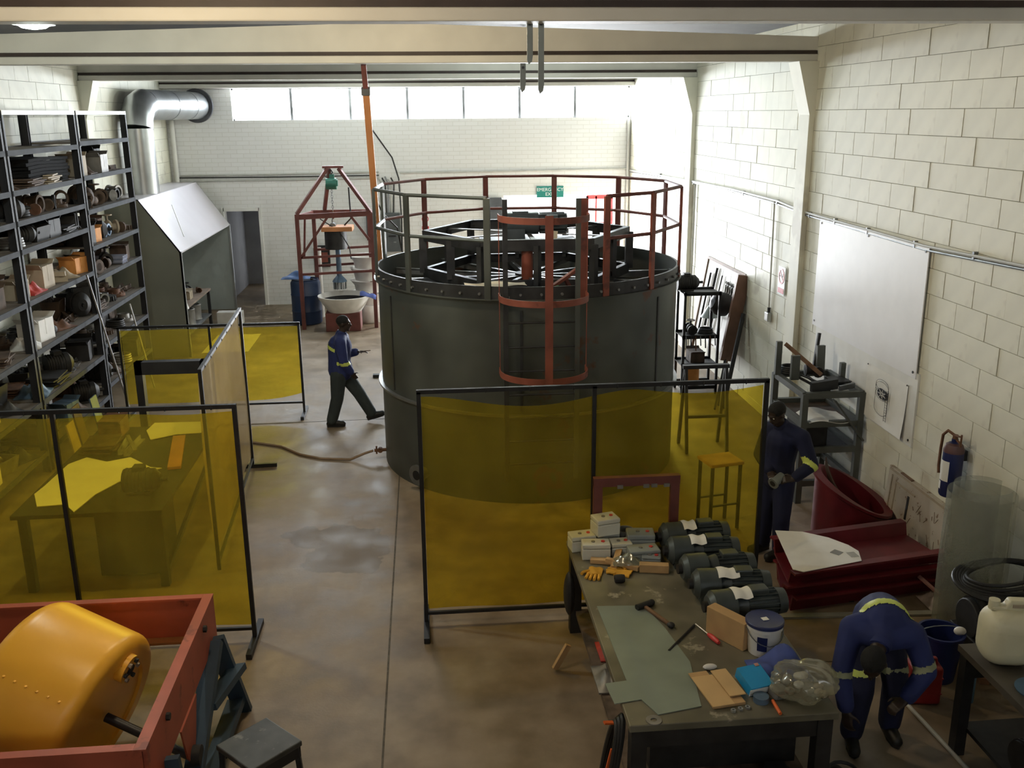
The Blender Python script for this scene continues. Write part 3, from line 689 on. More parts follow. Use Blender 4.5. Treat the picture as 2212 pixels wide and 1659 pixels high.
RICH = {  # what the photograph shows shelf by shelf: (kind, colour) from the near end to the far end
 ('near', 1): [('plate_stack', 'i_dark'), ('wire_coil', 'i_dark'), ('parts_tub', 'i_dark')],
 ('near', 4): [('timber_blocks', 'i_brown'), ('rag_heap', 'i_white'), ('plate_stack', 'i_brown'), ('carton', 'i_brown')],
 ('near', 5): [('carton', 'i_beige'), ('paint_tin', 'i_beige'), ('carton', 'i_white'), ('rag_heap', 'i_beige'), ('plate_stack', 'i_brown')],
 ('near', 6): [('paint_tin', 'i_orange'), ('carton', 'i_beige'), ('paint_tin', 'i_white'), ('carton', 'i_beige'), ('paint_tin', 'i_grey'), ('rag_heap', 'i_dark')],
 ('near', 7): [('carton', 'i_white'), ('rag_heap', 'i_red'), ('carton', 'i_white'), ('parts_tub', 'i_grey'), ('rag_heap', 'i_dark')],
 ('middle', 0): [],
 ('middle', 1): [('rag_heap', 'i_brown'), ('plate_stack', 'i_brown'), ('plate_stack', 'i_beige'), ('angle_offcuts', 'i_dark')],
 ('middle', 2): [('motor_casing', 'i_dark'), ('wire_coil', 'i_dark'), ('pipe_elbow', 'i_rust'), ('pipe_coupling', 'i_brown'), ('pipe_elbow', 'i_brown'), ('pipe_coupling', 'i_dark'), ('pipe_flange', 'i_brown'), ('pipe_coupling', 'i_brown')],
 ('middle', 3): [('wire_coil', 'i_grey'), ('motor_casing', 'i_dark'), ('parts_tub', 'i_dark'), ('carton', 'i_dark'), ('plate_stack', 'i_dark'), ('carton', 'i_dark')],
 ('middle', 4): [('carton', 'i_beige'), ('rag_heap', 'i_red'), ('carton', 'i_beige'), ('timber_blocks', 'i_beige'), ('rag_heap', 'i_beige'), ('carton', 'i_orange'), ('carton', 'i_dark')],
 ('middle', 5): [('rag_heap', 'i_white'), ('carton', 'i_white'), ('pipe_elbow', 'i_dark'), ('rag_heap', 'i_rust'), ('angle_offcuts', 'i_brown'), ('motor_casing', 'i_dark'), ('plate_stack', 'i_brown')],
 ('middle', 6): [('rag_heap', 'i_blue'), ('plate_stack', 'i_dark'), ('motor_casing', 'i_dark'), ('angle_offcuts', 'i_grey'), ('carton', 'i_dark')],
 ('middle', 7): [('carton', 'i_brown'), ('angle_offcuts', 'i_grey'), ('carton', 'i_blue'), ('rag_heap', 'i_brown'), ('motor_casing', 'i_dark')],
 ('far', 0): [],
 ('far', 1): [('carton', 'i_beige'), ('rag_heap', 'i_brown'), ('carton', 'i_grey'), ('angle_offcuts', 'i_brown')],
 ('far', 2): [('pipe_elbow', 'i_dark'), ('motor_casing', 'i_brown'), ('pipe_elbow', 'i_brown'), ('gate_valve', 'i_brown'), ('pipe_coupling', 'i_brown'), ('pipe_elbow', 'i_grey'), ('pipe_coupling', 'i_dark'), ('pipe_coupling', 'i_grey')],
 ('far', 3): [('carton', 'i_dark'), ('carton', 'i_orange'), ('motor_casing', 'i_dark'), ('pipe_coupling', 'i_blue'), ('pipe_coupling', 'i_blue'), ('gate_valve', 'i_beige'), ('pipe_elbow', 'i_brown'), ('spur_gear', 'i_brown')],
 ('far', 4): [('paint_tin', 'i_white'), ('gate_valve', 'i_brown'), ('pipe_flange', 'i_brown'), ('pipe_elbow', 'i_brown'), ('gate_valve', 'i_dark'), ('spur_gear', 'i_rust'), ('carton', 'i_brown')],
 ('far', 5): [('pipe_elbow', 'i_beige'), ('wire_coil', 'i_brown'), ('pipe_coupling', 'i_grey'), ('spur_gear', 'i_dark'), ('pipe_flange', 'i_rust'), ('angle_offcuts', 'i_brown')],
 ('far', 6): [('rag_heap', 'i_dark'), ('spur_gear', 'i_brown'), ('wire_coil', 'i_dark'), ('pipe_flange', 'i_grey')],
 ('far', 7): [('motor_casing', 'i_dark'), ('rag_heap', 'i_brown'), ('wire_coil', 'i_grey'), ('carton', 'i_dark')]}
rs = random.Random(11)
for bay, ya, yb, lv in BAYS:
    for li, z in enumerate(lv):
        row = RICH.get((bay, li))
        if row is None: row = [(rs.choice(list(KINDS)), rs.choice(['i_dark', 'i_dark', 'i_brown', 'i_rust'])) for _ in range(4)]
        room = (lv[li-1]-z if li else 0.45)-0.07
        L = yb-ya-0.2; tot = sum(KINDS[k][3] for k, _ in row); y = ya+0.12
        gap = max(0.0, (L-tot*1.12)/max(1, len(row)))
        for q, (kind, m_) in enumerate(row):
            w = KINDS[kind][3]; sc = rs.uniform(1.0, 1.22)
            me = kmesh(kind, m_); hgt = max(v.co.z for v in me.vertices); sz = min(sc*rs.uniform(1.0, 1.3), room/hgt)
            o = bpy.data.objects.new(kind, me); COL.objects.link(o)
            y += w*sc/2; rot = rs.uniform(-0.25, 0.25) if kind in ('plate_stack', 'angle_offcuts', 'carton', 'parts_tub') else rs.uniform(-1.2, 1.2)
            o.location = (rs.uniform(-5.30, -5.24), y, z+0.001); o.rotation_euler = (0, 0, rot); o.scale = (sc, sc*0.95, sz)
            y += w*sc/2*0.98+gap*0.9
            tag(o, '%s %s, %s from the near end of %s shelf, %s rack' % (KCOL[m_], KINDS[kind][1], ORD[q], ORD[li], bay), KINDS[kind][2], 'parts stored on the racks')
# a second row pushed to the back of the shelves
for bay, ya, yb, lv in BAYS:
    for li, z in enumerate(lv):
        if li == 0: continue
        if bay == 'middle' and li == 1: continue
        room = lv[li-1]-z-0.07; y = ya+0.2; q = 0
        while y < yb-0.3 and q < 6:
            kind = rs.choice(['carton', 'carton', 'parts_tub', 'motor_casing', 'plate_stack', 'rag_heap', 'pipe_flange', 'wire_coil']); m_ = rs.choice(['i_dark', 'i_dark', 'i_brown', 'i_brown', 'i_rust', 'i_grey'])
            me = kmesh(kind, m_); hgt = max(v.co.z for v in me.vertices); sc = rs.uniform(0.95, 1.1); sz = min(rs.uniform(1.1, 1.7), room/hgt)
            o = bpy.data.objects.new(kind, me); COL.objects.link(o); w = KINDS[kind][3]*sc; y += w/2
            o.location = (-5.58, y, z+0.001); o.rotation_euler = (0, 0, rs.uniform(-0.15, 0.15)); o.scale = (min(sc, 0.9), sc*0.95, sz); y += w/2+rs.uniform(0.02, 0.12)
            tag(o, '%s %s, back row, %s from near end, %s shelf, %s rack' % (KCOL[m_], KINDS[kind][1], ORD[q], ORD[li], bay), KINDS[kind][2], 'parts stored on the racks'); q += 1
# long black sheets filling the second shelf of the middle rack
t = thing('rubber_sheets', 'thick stack of black rubber sheets on the middle rack, second shelf', 'rubber sheets', (-5.42, 14.02, 3.645))
for q in range(7):
    MB().sheet(lambda u, v: ((u-0.5)*0.62, (v-0.5)*1.45+0.03*((q*3) % 5-2), 0.046*q+0.010*math.sin(5*v)+0.008*math.cos(7*u)), 8, 12, (0, 0, 0.041)).build('sheet', mat('rubber', (0.010, 0.010, 0.011), 0.9, 0, 0.3, 8, 0, None, 0, 2, 0.15), t, True)
# pale blue tubes on the far rack
for q in range(8):
    tb = MB().lathe([(0.024, 0), (0.034, 0), (0.034, 0.55), (0.024, 0.55), (0.024, 0)], 12)
    o = one('plastic_tube', tb, mat('tube_lilac', (0.33, 0.35, 0.45), 0.4, 0, 0.1), 'pale lilac plastic tube, %s from the near end, %s row on far rack' % (ORD[q % 4], ('bottom', 'top')[q//4]), 'tube', 'lilac tubes on the far rack', True, loc=(-5.02-0.58, 16.55+0.07*(q % 4)+0.035*(q//4), 2.12+0.036+0.062*(q//4)), rot=(0, R(90), 0))
# steel rods leaning on the racks
for p0, p1, lb in (((-4.88, 14.25, 2.30), (-4.72, 14.95, 0.02), 'long bright steel rod leaning on the rack end upright'), ((-4.93, 16.24, 1.50), (-4.70, 16.3, 0.02), 'short white rod leaning on the far rack')):
    one('steel_rod', MB().cyl(p0, p1, 0.014, None, 10), 'bright_steel', lb, 'rod', None, True)
# board panels leaning at the foot of the middle rack
for q, (y, h, m_, lb) in enumerate(((12.75, 0.55, 'i_beige', 'beige board leaning at the foot of the middle rack'), (13.05, 0.7, 'i_brown', 'brown board leaning at the foot of the middle rack'), (13.75, 0.62, 'i_blue', 'blue-grey panel leaning at the foot of the middle rack'))):
    one('leaning_board', MB().box((0, 0, h/2), (0.02, 0.26, h), (0, -0.16, 0)), m_, lb, 'board', None, loc=(-4.80, y, 0.0))
# ------------------------------------------------------------------ extraction booth and duct in the far left corner
bt = thing('extraction_booth', 'grey sheet-metal spray booth with a white sloping hood', 'booth', (-5.88, 18.52, 0))
BW, BL = 1.30, 4.80
prof = [(0, 0), (BW, 0), (BW, 2.03), (0.62, 3.02), (0, 3.02)]
mat('booth_grey', (0.20, 0.205, 0.175), 0.6, 0.1, 0.12, 1.2); mat('booth_inside', (0.38, 0.42, 0.41), 0.55, 0.1, 0.1, 1.0)
MB().prism([(x, 0, z) for x, z in prof], (0, 0.02, 0)).build('side_panel', 'booth_grey', bt)
MB().prism([(x, BL-0.02, z) for x, z in prof], (0, 0.02, 0)).build('side_panel', 'booth_inside', bt)
MB().bb(0, 0.02, 0.02, BL-0.02, 0, 3.0).build('back_panel', 'booth_inside', bt)
MB().prism([(BW, 0, 2.03), (0.62, 0, 3.02), (0.61, 0, 3.0), (BW-0.01, 0, 2.0)], (0, BL, 0)).build('hood', 'booth_white', bt)
MB().bb(0, 0.63, 0, BL, 3.0, 3.02).build('top_panel', 'booth_white', bt)
for y in (0.0, BL-0.04): MB().bb(BW-0.03, BW+0.01, y, y+0.04, 0, 2.04).build('corner_post', 'galv', bt)
MB().bar((BW-0.13, 0.9, 2.225), (BW-0.5, 1.7, 2.765), 0.02, 0.01, (0.8, 0, 0.5)).build('hood_stiffener', 'white_paint', bt)
# duct: riser, mitred elbow, horizontal run to the end wall
dt = thing('extract_duct', 'shiny galvanised round duct rising from the booth to the end wall', 'duct', (-5.54, 20.0, 3.02))
r_ = 0.30
MB().cyl((0, 0, 0), (0, 0, 1.25), r_, None, 40).build('riser', 'galv', dt, True)
dirx = Vector((0.42, 3.70, 0)).normalized()
pts = []
for q in range(4):
    a = PI/2*q/3; pts.append(Vector((0, 0, 1.25))+dirx*(0.45*(1-math.cos(a)))+Vector((0, 0, 0.45*math.sin(a))))
MB().tube(pts, r_*1.02, 40).build('elbow', 'galv', dt, True)
MB().cyl(pts[-1], pts[-1]+dirx*3.18, r_, None, 40).build('horizontal_run', 'galv', dt, True)
for p, d in ((Vector((0, 0, 0.38)), Vector((0, 0, 1))), (Vector((0, 0, 1.05)), Vector((0, 0, 1))), (pts[-1]+dirx*1.25, dirx), (pts[-1]+dirx*2.4, dirx)):
    MB().cyl(p, p+d*0.03, r_+0.008, None, 40).build('seam_band', 'galv', dt, True)
MB().cyl(pts[-1]+dirx*3.10, pts[-1]+dirx*3.17, r_+0.08, None, 40).build('wall_flange', mat('flange_dark', (0.09, 0.09, 0.10), 0.5, 0.4, 0.2), dt, True)
# bench inside the booth with its clutter
wt = thing('booth_bench', 'small steel bench with a brown top inside the spray booth', 'bench', (-5.2, 20.4, 0))
MB().bb(-0.3, 0.48, -1.3, 0.95, 0.82, 0.86).build('bench_top', mat('bench_brown', (0.24, 0.18, 0.14), 0.6), wt)
for x, y in ((-0.25, -1.25), (0.43, -1.25), (-0.25, 0.9), (0.43, 0.9)): MB().bb(x-0.03, x+0.03, y-0.03, y+0.03, 0, 0.82).build('leg', 'black_steel', wt)
MB().bb(-0.28, 0.46, -1.28, 0.93, 0.28, 0.31).build('lower_shelf', 'grey_steel', wt)
for k, (x, y, z, kind, m_, s, lb) in enumerate(((-5.0, 19.5, 0.861, 'paint_tin', 'i_white', 1.2, 'white tin at the near end of the booth bench'), (-4.95, 20.1, 0.861, 'carton', 'i_beige', 0.8, 'beige carton on the booth bench'), (-5.05, 20.55, 0.861, 'gate_valve', 'i_dark', 1.0, 'black valve on the booth bench'), (-4.9, 20.85, 0.861, 'pipe_elbow', 'i_rust', 0.8, 'rusty elbow at the far end of the booth bench'), (-4.95, 19.45, 0.311, 'paint_tin', 'i_grey', 1.5, 'nearest grey tin on the shelf under the booth bench'), (-4.95, 20.05, 0.311, 'paint_tin', 'i_grey', 1.7, 'middle grey tin on the shelf under the booth bench'), (-4.95, 20.65, 0.311, 'paint_tin', 'i_grey', 1.6, 'farthest grey tin on the shelf under the booth bench'))):
    o = bpy.data.objects.new(kind, kmesh(kind, m_)); COL.objects.link(o); o.location = (x, y, z); o.scale = (s, s, s); tag(o, lb, KINDS[kind][2])
one('cone_shade', MB().lathe([(0.13, 0), (0.02, 0.36), (0.0, 0.37)], 20), 'paper', 'white paper cone standing at the booth mouth', 'cone', None, True, loc=(-4.78, 19.0, 0.861))
one('white_board_offcut', MB().box((0, 0, 0.14), (0.55, 0.25, 0.28)), 'i_white', 'white box on the floor at the mouth of the booth', 'box', loc=(-4.40, 21.6, 0), bevel=0.01)
one('floor_sheet', MB().sheet(lambda u, v: ((u-0.5)*0.9, (v-0.5)*1.6, 0.003+0.006*abs(math.sin(7*u+4*v))), 10, 10, (0, 0, 0.003)), 'paper_cream', 'pale sheet spread on the floor before the booth', 'sheet', None, True, loc=(-4.0, 19.6, 0))

# ------------------------------------------------------------------ hoist frame, mixer and bowl by the end wall
hf = thing('hoist_frame', 'dark red steel hoist frame with a pointed top by the end wall', 'frame', (-1.9, 20.9, 0))
ft = 2.48; w = 0.78; dpt = 0.75
for x, y in ((-w, -dpt+0.62), (w, -dpt+0.62), (-w+0.25, dpt), (w-0.1, dpt)):
    MB().bb(x-0.04, x+0.04, y-0.04, y+0.04, 0, ft).build('leg', 'red_oxide_dark', hf)
yf = -dpt+0.62
MB().bar((-w, yf, ft-0.06), (w, yf, ft+0.0), 0.05, 0.11).build('front_beam', 'red_oxide_dark', hf)
MB().bar((-w+0.25, dpt, ft-0.04), (w-0.1, dpt, ft-0.04), 0.05, 0.08).build('rear_beam', 'red_oxide_dark', hf)
MB().bar((-w, yf, ft-0.05), (-w+0.25, dpt, ft-0.05), 0.05, 0.08).build('side_beam', 'red_oxide_dark', hf)
MB().bar((w, yf, ft-0.05), (w-0.1, dpt, ft-0.05), 0.05, 0.08).build('side_beam', 'red_oxide_dark', hf)
for p, q in (((-w, yf, ft), (-0.12, 0.2, 3.40)), ((w, yf, ft), (0.12, 0.2, 3.40)), ((-0.28, dpt, ft), (-0.08, 0.24, 3.38))):
    MB().bar(p, q, 0.07, 0.07).build('rafter', 'red_oxide_dark', hf)
MB().bar((-0.22, 0.2, 3.43), (0.22, 0.2, 3.43), 0.09, 0.05).build('ridge', 'red_oxide_dark', hf)
for z in (1.56, 1.20):
    MB().bar((-w, yf, z), (w, yf, z+0.05), 0.04, 0.05).build('cross_bar', 'red_oxide_dark', hf)
    MB().bar((-w+0.25, dpt, z+0.05), (w-0.1, dpt, z+0.1), 0.04, 0.05).build('cross_bar', 'red_oxide_dark', hf)
MB().bar((-w+0.02, yf, 1.55), (-0.15, yf, 2.40), 0.04, 0.05).build('brace', 'red_oxide_dark', hf)
MB().bar((w-0.02, yf, 1.85), (0.35, yf, 2.42), 0.04, 0.05).build('brace', 'red_oxide_dark', hf)
MB().bar((-w+0.1, yf, 1.55), (-w+0.12, dpt-0.5, 2.35), 0.04, 0.04).build('brace', 'red_oxide_dark', hf)
ch = thing('chain_hoist', 'green chain hoist hanging from the peak of the red frame', 'hoist', (-1.95, 21.1, 2.4))
mat('hoist_green', (0.03, 0.16, 0.12), 0.4, 0, 0.2)
b = MB(); b.cyl((-0.11, 0, 0.68), (0.11, 0, 0.68), 0.12, None, 20); b.box((0.02, 0, 0.82), (0.10, 0.06, 0.12)); b.box((0.09, -0.03, 0.70), (0.10, 0.14, 0.13)); b.build('body', 'hoist_green', ch, True)
MB().tube([(0, 0, 0.86), (0.04, 0, 0.92), (0, 0, 0.98), (-0.03, 0, 0.95)], 0.014, 6).build('top_hook', 'dark_steel', ch, True)
lkm = MB().tube([(0.018*math.cos(t), 0, 0.035*math.sin(t)) for t in [2*PI*k/10 for k in range(10)]], 0.007, 5, True).mesh('chain_link', 'grey_steel')
for k in range(8): piece('chain_link', lkm, (0.0, 0, 0.52-k*0.055), ch, (0, 0, R(90) if k % 2 else 0))
MB().tube([(0, 0, 0.11), (0.0, 0, 0.05), (0.05, 0, 0.0), (0.0, 0, -0.05), (-0.045, 0, -0.01), (-0.04, 0, 0.02)], 0.016, 8).build('hook', 'rust', ch, True)
mx = thing('mixer_head', 'hanging mixer head with orange plate, black motor and bladed shaft', 'mixer', (-1.92, 21.1, 0))
MB().box((0.05, 0, 2.14), (0.66, 0.5, 0.10)).build('mounting_plate', 'orange_paint', mx, bevel=0.01)
MB().cyl((0, 0, 1.70), (0, 0, 2.08), 0.24, None, 28).build('motor', 'i_dark', mx, True)
b = MB(); b.cyl((-0.05, -0.10, 2.19), (-0.05, 0.1, 2.19), 0.07, None, 14); b.tube([(-0.05, 0, 2.2), (-0.06, 0, 2.3), (-0.03, 0, 2.42)], 0.014, 6); b.build('lifting_eye', 'grey_steel', mx, True)
MB().cyl((0.03, 0, 1.05), (0.03, 0, 1.70), 0.055, None, 16).build('shaft', 'i_blue', mx, True)
MB().lathe([(0.05, 1.12), (0.14, 1.02), (0.16, 0.98), (0.05, 0.96)], 24, (0.03, 0, 0)).build('bell', 'i_blue', mx, True)
rt = MB()
for k in range(16): rt.box((0.03+0.13*math.cos(2*PI*k/16), 0.13*math.sin(2*PI*k/16), 0.90), (0.03, 0.015, 0.16), (0, 0, 2*PI*k/16))
rt.cyl((0.03, 0, 0.82), (0.03, 0, 0.98), 0.10, None, 20); rt.build('rotor', 'galv', mx, True)
MB().tube([(0.2, 0, 2.2), (0.35, -0.05, 2.35), (0.33, 0, 3.0)], 0.018, 6).build('cable', 'cable_black', mx, True)
MB().tube([(-0.1, -0.05, 2.2), (-0.3, -0.1, 2.35), (0.1, -0.2, 2.1), (0.3, -0.25, 1.75), (0.32, -0.2, 1.5)], 0.012, 6).build('cable', 'cable_black', mx, True)
bw = thing('mixing_bowl', 'wide white cone-bottomed mixing bowl with a dark inside', 'bowl', (-1.78, 20.75, 0))
MB().lathe([(0.33, 0.40), (0.36, 0.40), (0.56, 0.70), (0.57, 0.74), (0.55, 0.745), (0.53, 0.71), (0.34, 0.43), (0.0, 0.42)], 48).build('bowl', 'i_white', bw, True)
MB().lathe([(0.53, 0.705), (0.335, 0.44), (0.0, 0.43)], 48).build('lining', 'i_dark', bw, True)
MB().bb(-0.40, 0.34, -0.30, 0.34, 0.0, 0.40).build('plinth', 'red_oxide_dark', bw, bevel=0.01)
one('blue_rag', MB().sheet(lambda u, v: (-0.16+0.34*u, -0.14+0.28*v, 0.06*math.sin(PI*v)*(1+0.3*math.sin(9*u))-0.10*u*u), 14, 12, (0, 0, 0.008)), mat('rag_blue', (0.06, 0.09, 0.30), 0.8, 0, 0.2, 8), 'blue rag draped over the rim of the mixing bowl', 'rag', None, True, loc=(-1.27, 20.62, 0.76))
# stack of white flared rings
for k in range(4):
    z = 0.40+k*0.27
    one('moulded_ring', MB().lathe([(0.30, 0), (0.33, 0.16), (0.40, 0.25), (0.42, 0.27), (0.40, 0.27), (0.37, 0.255), (0.31, 0.16), (0.28, 0), (0.30, 0)], 40), 'i_white', 'white flared fibreglass ring, %s up in the stack behind the bowl' % ('lowest', 'second', 'third', 'topmost')[k], 'ring', 'stacked white rings', True, loc=(-1.28, 21.55, z))
one('moulded_drum', MB().lathe([(0, 0), (0.34, 0), (0.35, 0.02), (0.33, 0.36), (0.31, 0.39), (0, 0.395)], 40), 'i_white', 'squat white tub under the stack of rings', 'tub', None, True, loc=(-1.28, 21.55, 0))
# blue plastic drum with a blue bag on top
dr = thing('plastic_drum', 'tall dark blue plastic drum beside the hoist frame', 'drum', (-2.68, 21.45, 0))
mat('drum_blue', (0.022, 0.045, 0.115), 0.4, 0, 0.15, 3)
MB().lathe([(0, 0), (0.29, 0), (0.325, 0.03), (0.325, 0.28), (0.335, 0.30), (0.325, 0.32), (0.325, 0.64), (0.335, 0.66), (0.325, 0.68), (0.325, 0.92), (0.29, 0.98), (0.30, 1.0), (0.27, 1.0), (0.26, 0.97), (0, 0.965)], 40).build('body', 'drum_blue', dr, True)
MB().cyl((0.15, 0, 0.965), (0.15, 0, 1.0), 0.035, None, 14).build('bung', 'i_dark', dr, True)
one('blue_bag', MB().sheet(lambda u, v: (-0.32+0.62*u, -0.16+0.32*v, 0.02+0.12*math.sin(PI*u)*math.sin(PI*v)*(1+.4*math.sin(8*u+6*v))), 14, 12, (0, 0, 0.01)), mat('bag_blue', (0.08, 0.16, 0.36), 0.5, 0, 0.2, 6), 'crumpled light blue bag lying on the blue drum', 'bag', None, True, loc=(-2.86, 21.4, 1.003))
one('grey_pipe', MB().lathe([(0.075, 0), (0.09, 0), (0.09, 1.6), (0.075, 1.6), (0.075, 0)], 20), 'pvc_grey', 'upright grey pipe standing behind the blue drum', 'pipe', None, True, loc=(-2.45, 22.1, 0))
b = thing('wall_starter', 'small black and red control box on the end wall behind the mixer', 'control box', (-2.45, YB-0.12, 0.92))
MB().bb(-0.17, 0.13, 0, 0.12, 0, 0.52).build('body', 'i_dark', b, bevel=0.01); MB().bb(-0.12, 0.08, -0.01, 0, 0.12, 0.36).build('panel', 'red_oxide', b)
# drum of hose next to the pole: leaning orange prop up to the beam
pp = thing('orange_prop', 'tall orange steel prop wedged up to the second beam', 'pole', (-0.60, 14.4, 0))
MB().bar((0, 0, 0), (-0.085, -1.55, 4.80), 0.085, 0.085, (0, 1, 0)).build('lower_tube', 'orange_paint', pp)
MB().bar((-0.085, -1.55, 4.78), (-0.095, -1.64, 5.095), 0.065, 0.065, (0, 1, 0)).build('upper_tube', 'red_oxide_dark', pp)
MB().bar((-0.085, -1.54, 4.74), (-0.086, -1.56, 4.82), 0.11, 0.11, (0, 1, 0)).build('collar', 'grey_steel', pp)
MB().bb(-0.1, 0.1, -0.1, 0.1, 0, 0.012).build('base_plate', 'orange_paint', pp)
MB().tube([(-0.06, -1.0, 3.4), (0.02, -0.6, 3.15), (0.20, -0.2, 2.9), (0.26, 0.0, 2.5), (0.27, 0.05, 1.6)], 0.012, 6).build('cable', 'cable_black', pp, True)

# ------------------------------------------------------------------ services on the end wall
for (a, b_, r0, lb) in (((-5.70, 3.14), (-1.05, 3.17), 0.022, 'upper grey conduit along the end wall'), ((-5.70, 3.01), (-1.05, 3.03), 0.020, 'lower grey conduit along the end wall'), ((-5.72, 3.09), (-1.05, 3.09), 0.013, 'thin black cable clipped between the end wall conduits'), ((-0.55, 3.14), (5.0, 3.16), 0.025, 'grey conduit along the end wall above the exit')):
    one('conduit', MB().tube([(a[0], YB-0.03, a[1]), ((a[0]+b_[0])/2, YB-0.03, (a[1]+b_[1])/2-0.01), (b_[0], YB-0.03, b_[1])], r0, 8), 'pvc_grey' if 'black' not in lb else 'cable_black', lb, 'conduit', 'end wall conduits', True)
one('rain_pipe', MB().cyl((-5.76, YB-0.08, 2.7), (-5.76, YB-0.08, 4.4), 0.05, None, 14), 'white_paint', 'white vertical pipe in the far left corner', 'pipe', None, True)
one('corner_pipe', MB().cyl((5.0, YB-0.06, 0.0), (5.0, YB-0.06, 4.35), 0.03, None, 12), 'white_paint', 'thin white vertical pipe in the far right corner', 'pipe', None, True)
for k in range(5):
    one('cable_drop', MB().tube([(-1.05+0.07*k, YB-0.04, 3.0+0.03*(k % 3)), (-0.98+0.07*k, YB-0.045, 2.9), (-0.96+0.055*k, YB-0.045, 2.2)], 0.018, 6), ('pvc_grey', 'cable_black', 'grey_steel')[k % 3], '%s cable drop from the left above the grey switch box' % ORD[k], 'cable', 'cable drops above the switch box', True)
b = thing('switch_box', 'dark grey electrical switch box on the end wall behind the tank', 'electrical box', (-0.78, YB-0.20, 1.27))
MB().bb(-0.22, 0.20, 0, 0.20, 0, 0.92).build('case', mat('box_grey', (0.085, 0.095, 0.10), 0.5, 0.1), b, bevel=0.012); MB().bb(-0.10, 0.08, -0.012, 0, 0.36, 0.40).build('vent', 'black_steel', b); MB().bb(0.02, 0.08, -0.03, 0, 0.22, 0.25).build('handle', 'grey_steel', b)
b = thing('switch_box', 'narrow dark switch box on the end wall left of the orange prop', 'electrical box', (-1.28, YB-0.16, 1.55))
MB().bb(-0.12, 0.12, 0, 0.16, 0, 0.62).build('case', 'box_grey', b, bevel=0.01); MB().bb(-0.06, 0.06, -0.01, 0, 0.2, 0.24).build('handle', 'grey_steel', b)
b = MB(); b.tube([(-0.28, 22.9, 3.35), (-0.1, 23.3, 3.2), (0.02, YB-0.06, 2.8), (0.05, YB-0.06, 1.0)], 0.016, 6)
one('hanging_cable', MB().tube([(-1.15, 23.5, 4.15), (-0.95, 23.55, 3.85), (-0.72, YB-0.06, 3.5), (-0.58, YB-0.06, 3.0), (-0.55, YB-0.06, 2.0), (-0.57, YB-0.06, 1.0)], 0.018, 6), 'cable_black', 'black cable curving down the end wall beside the switch box', 'cable', None, True)
# exit sign with its lettering
def letters(txt, size, mname, parent, loc, rot, ext=0.002, name='lettering', align='CENTER'):
    cu = bpy.data.curves.new(name, 'FONT'); cu.body = txt; cu.size = size; cu.align_x = align; cu.align_y = 'CENTER'; cu.extrude = ext
    o = bpy.data.objects.new(name, cu); COL.objects.link(o)
    dg = bpy.context.evaluated_depsgraph_get(); me = bpy.data.meshes.new_from_object(o.evaluated_get(dg)); bpy.data.objects.remove(o)
    me.materials.clear(); me.materials.append(MATS[mname]); o = bpy.data.objects.new(name, me); COL.objects.link(o)
    o.parent = parent; o.location = loc; o.rotation_euler = rot
    return o
s = thing('exit_sign', 'green emergency exit sign with white letters above the exit', 'sign', (3.09, YB-0.02, 2.50))
MB().bb(-0.33, 0.33, -0.01, 0.015, 0.0, 0.27).build('board', mat('sign_green', (0.02, 0.23, 0.20), 0.4, 0, 0.03), s)
mat('sign_white', (0.85, 0.87, 0.87), 0.5, 0, 0.02)
letters('EMERGENCY', 0.115, 'sign_white', s, (0, -0.013, 0.185), (R(90), 0, 0)); letters('EXIT', 0.115, 'sign_white', s, (0, -0.013, 0.075), (R(90), 0, 0))
def no_smoking(label, loc, rot, sx, sz):
    s = thing('no_smoking_sign', label, 'sign', loc); s.rotation_euler = rot
    MB().bb(-sx/2, sx/2, -0.006, 0.0, 0, sz).build('board', 'sign_white', s)
    c = sz*0.66; r0 = sx*0.42; mat('sign_red', (0.60, 0.03, 0.05), 0.5, 0, 0.05)
    MB().lathe([(r0*0.80, 0), (r0, 0), (r0, 0.004), (r0*0.80, 0.004), (r0*0.80, 0)], 32, M=Matrix.Translation((0, -0.006, c)) @ Matrix.Rotation(R(90), 4, 'X')).build('ring', 'sign_red', s)
    MB().box((0, -0.008, c), (r0*1.75, 0.003, r0*0.18), (0, R(45), 0)).build('slash', 'sign_red', s)
    b_ = MB(); b_.box((-0.01*sx/0.2, -0.0075, c), (r0*1.1, 0.002, r0*0.16)); b_.box((r0*0.5, -0.0075, c+r0*0.22), (r0*0.12, 0.002, r0*0.4)); b_.build('cigarette', 'i_dark', s)
    MB().bb(-sx*0.42, sx*0.42, -0.009, -0.006, sz*0.06, sz*0.24).build('text_band', 'sign_red', s)
    return s
no_smoking('small red and white no smoking sign on the end wall behind the tank rail', (0.02, YB-0.002, 1.75), (0, 0, 0), 0.2, 0.42)
# ------------------------------------------------------------------ things on and along the right wall
rw = thing('wall_conduit', 'pair of grey conduits running along the right wall above the whiteboard', 'conduit', (XR-0.03, 14.0, 3.2))
c1 = [(0, 9.6, -0.07), (0, 3.95, 0.04), (0, 1.5, 0.07), (0, -0.5, 0.06), (0, -1.6, 0.0), (0, -4.7, -0.03), (0, -6.4, 0.02), (0, -9.0, 0.02)]
MB().tube(c1, 0.016, 8).build('conduit', 'pvc_grey', rw, True)
MB().tube([(0.005, y, z-0.035+0.012*math.sin(y*1.9)) for _, y, z in c1], 0.012, 8).build('conduit', 'grey_steel', rw, True)
sd = MB().box((0.01, 0, 0), (0.04, 0.03, 0.07)).mesh('saddle', 'grey_steel')
for y, z in ((6.5, 0), (3.9, 0.02), (1.0, 0.05), (-0.5, 0.04), (-1.7, -0.02), (-2.5, -0.02), (-3.4, -0.03), (-4.5, -0.04), (-5.6, 0)): piece('saddle', sd, (0, y, z), rw)
ds = thing('wall_switch', 'grey switch at the end of a drop conduit below the right wall conduits', 'switch', (XR-0.03, 13.55, 1.5))
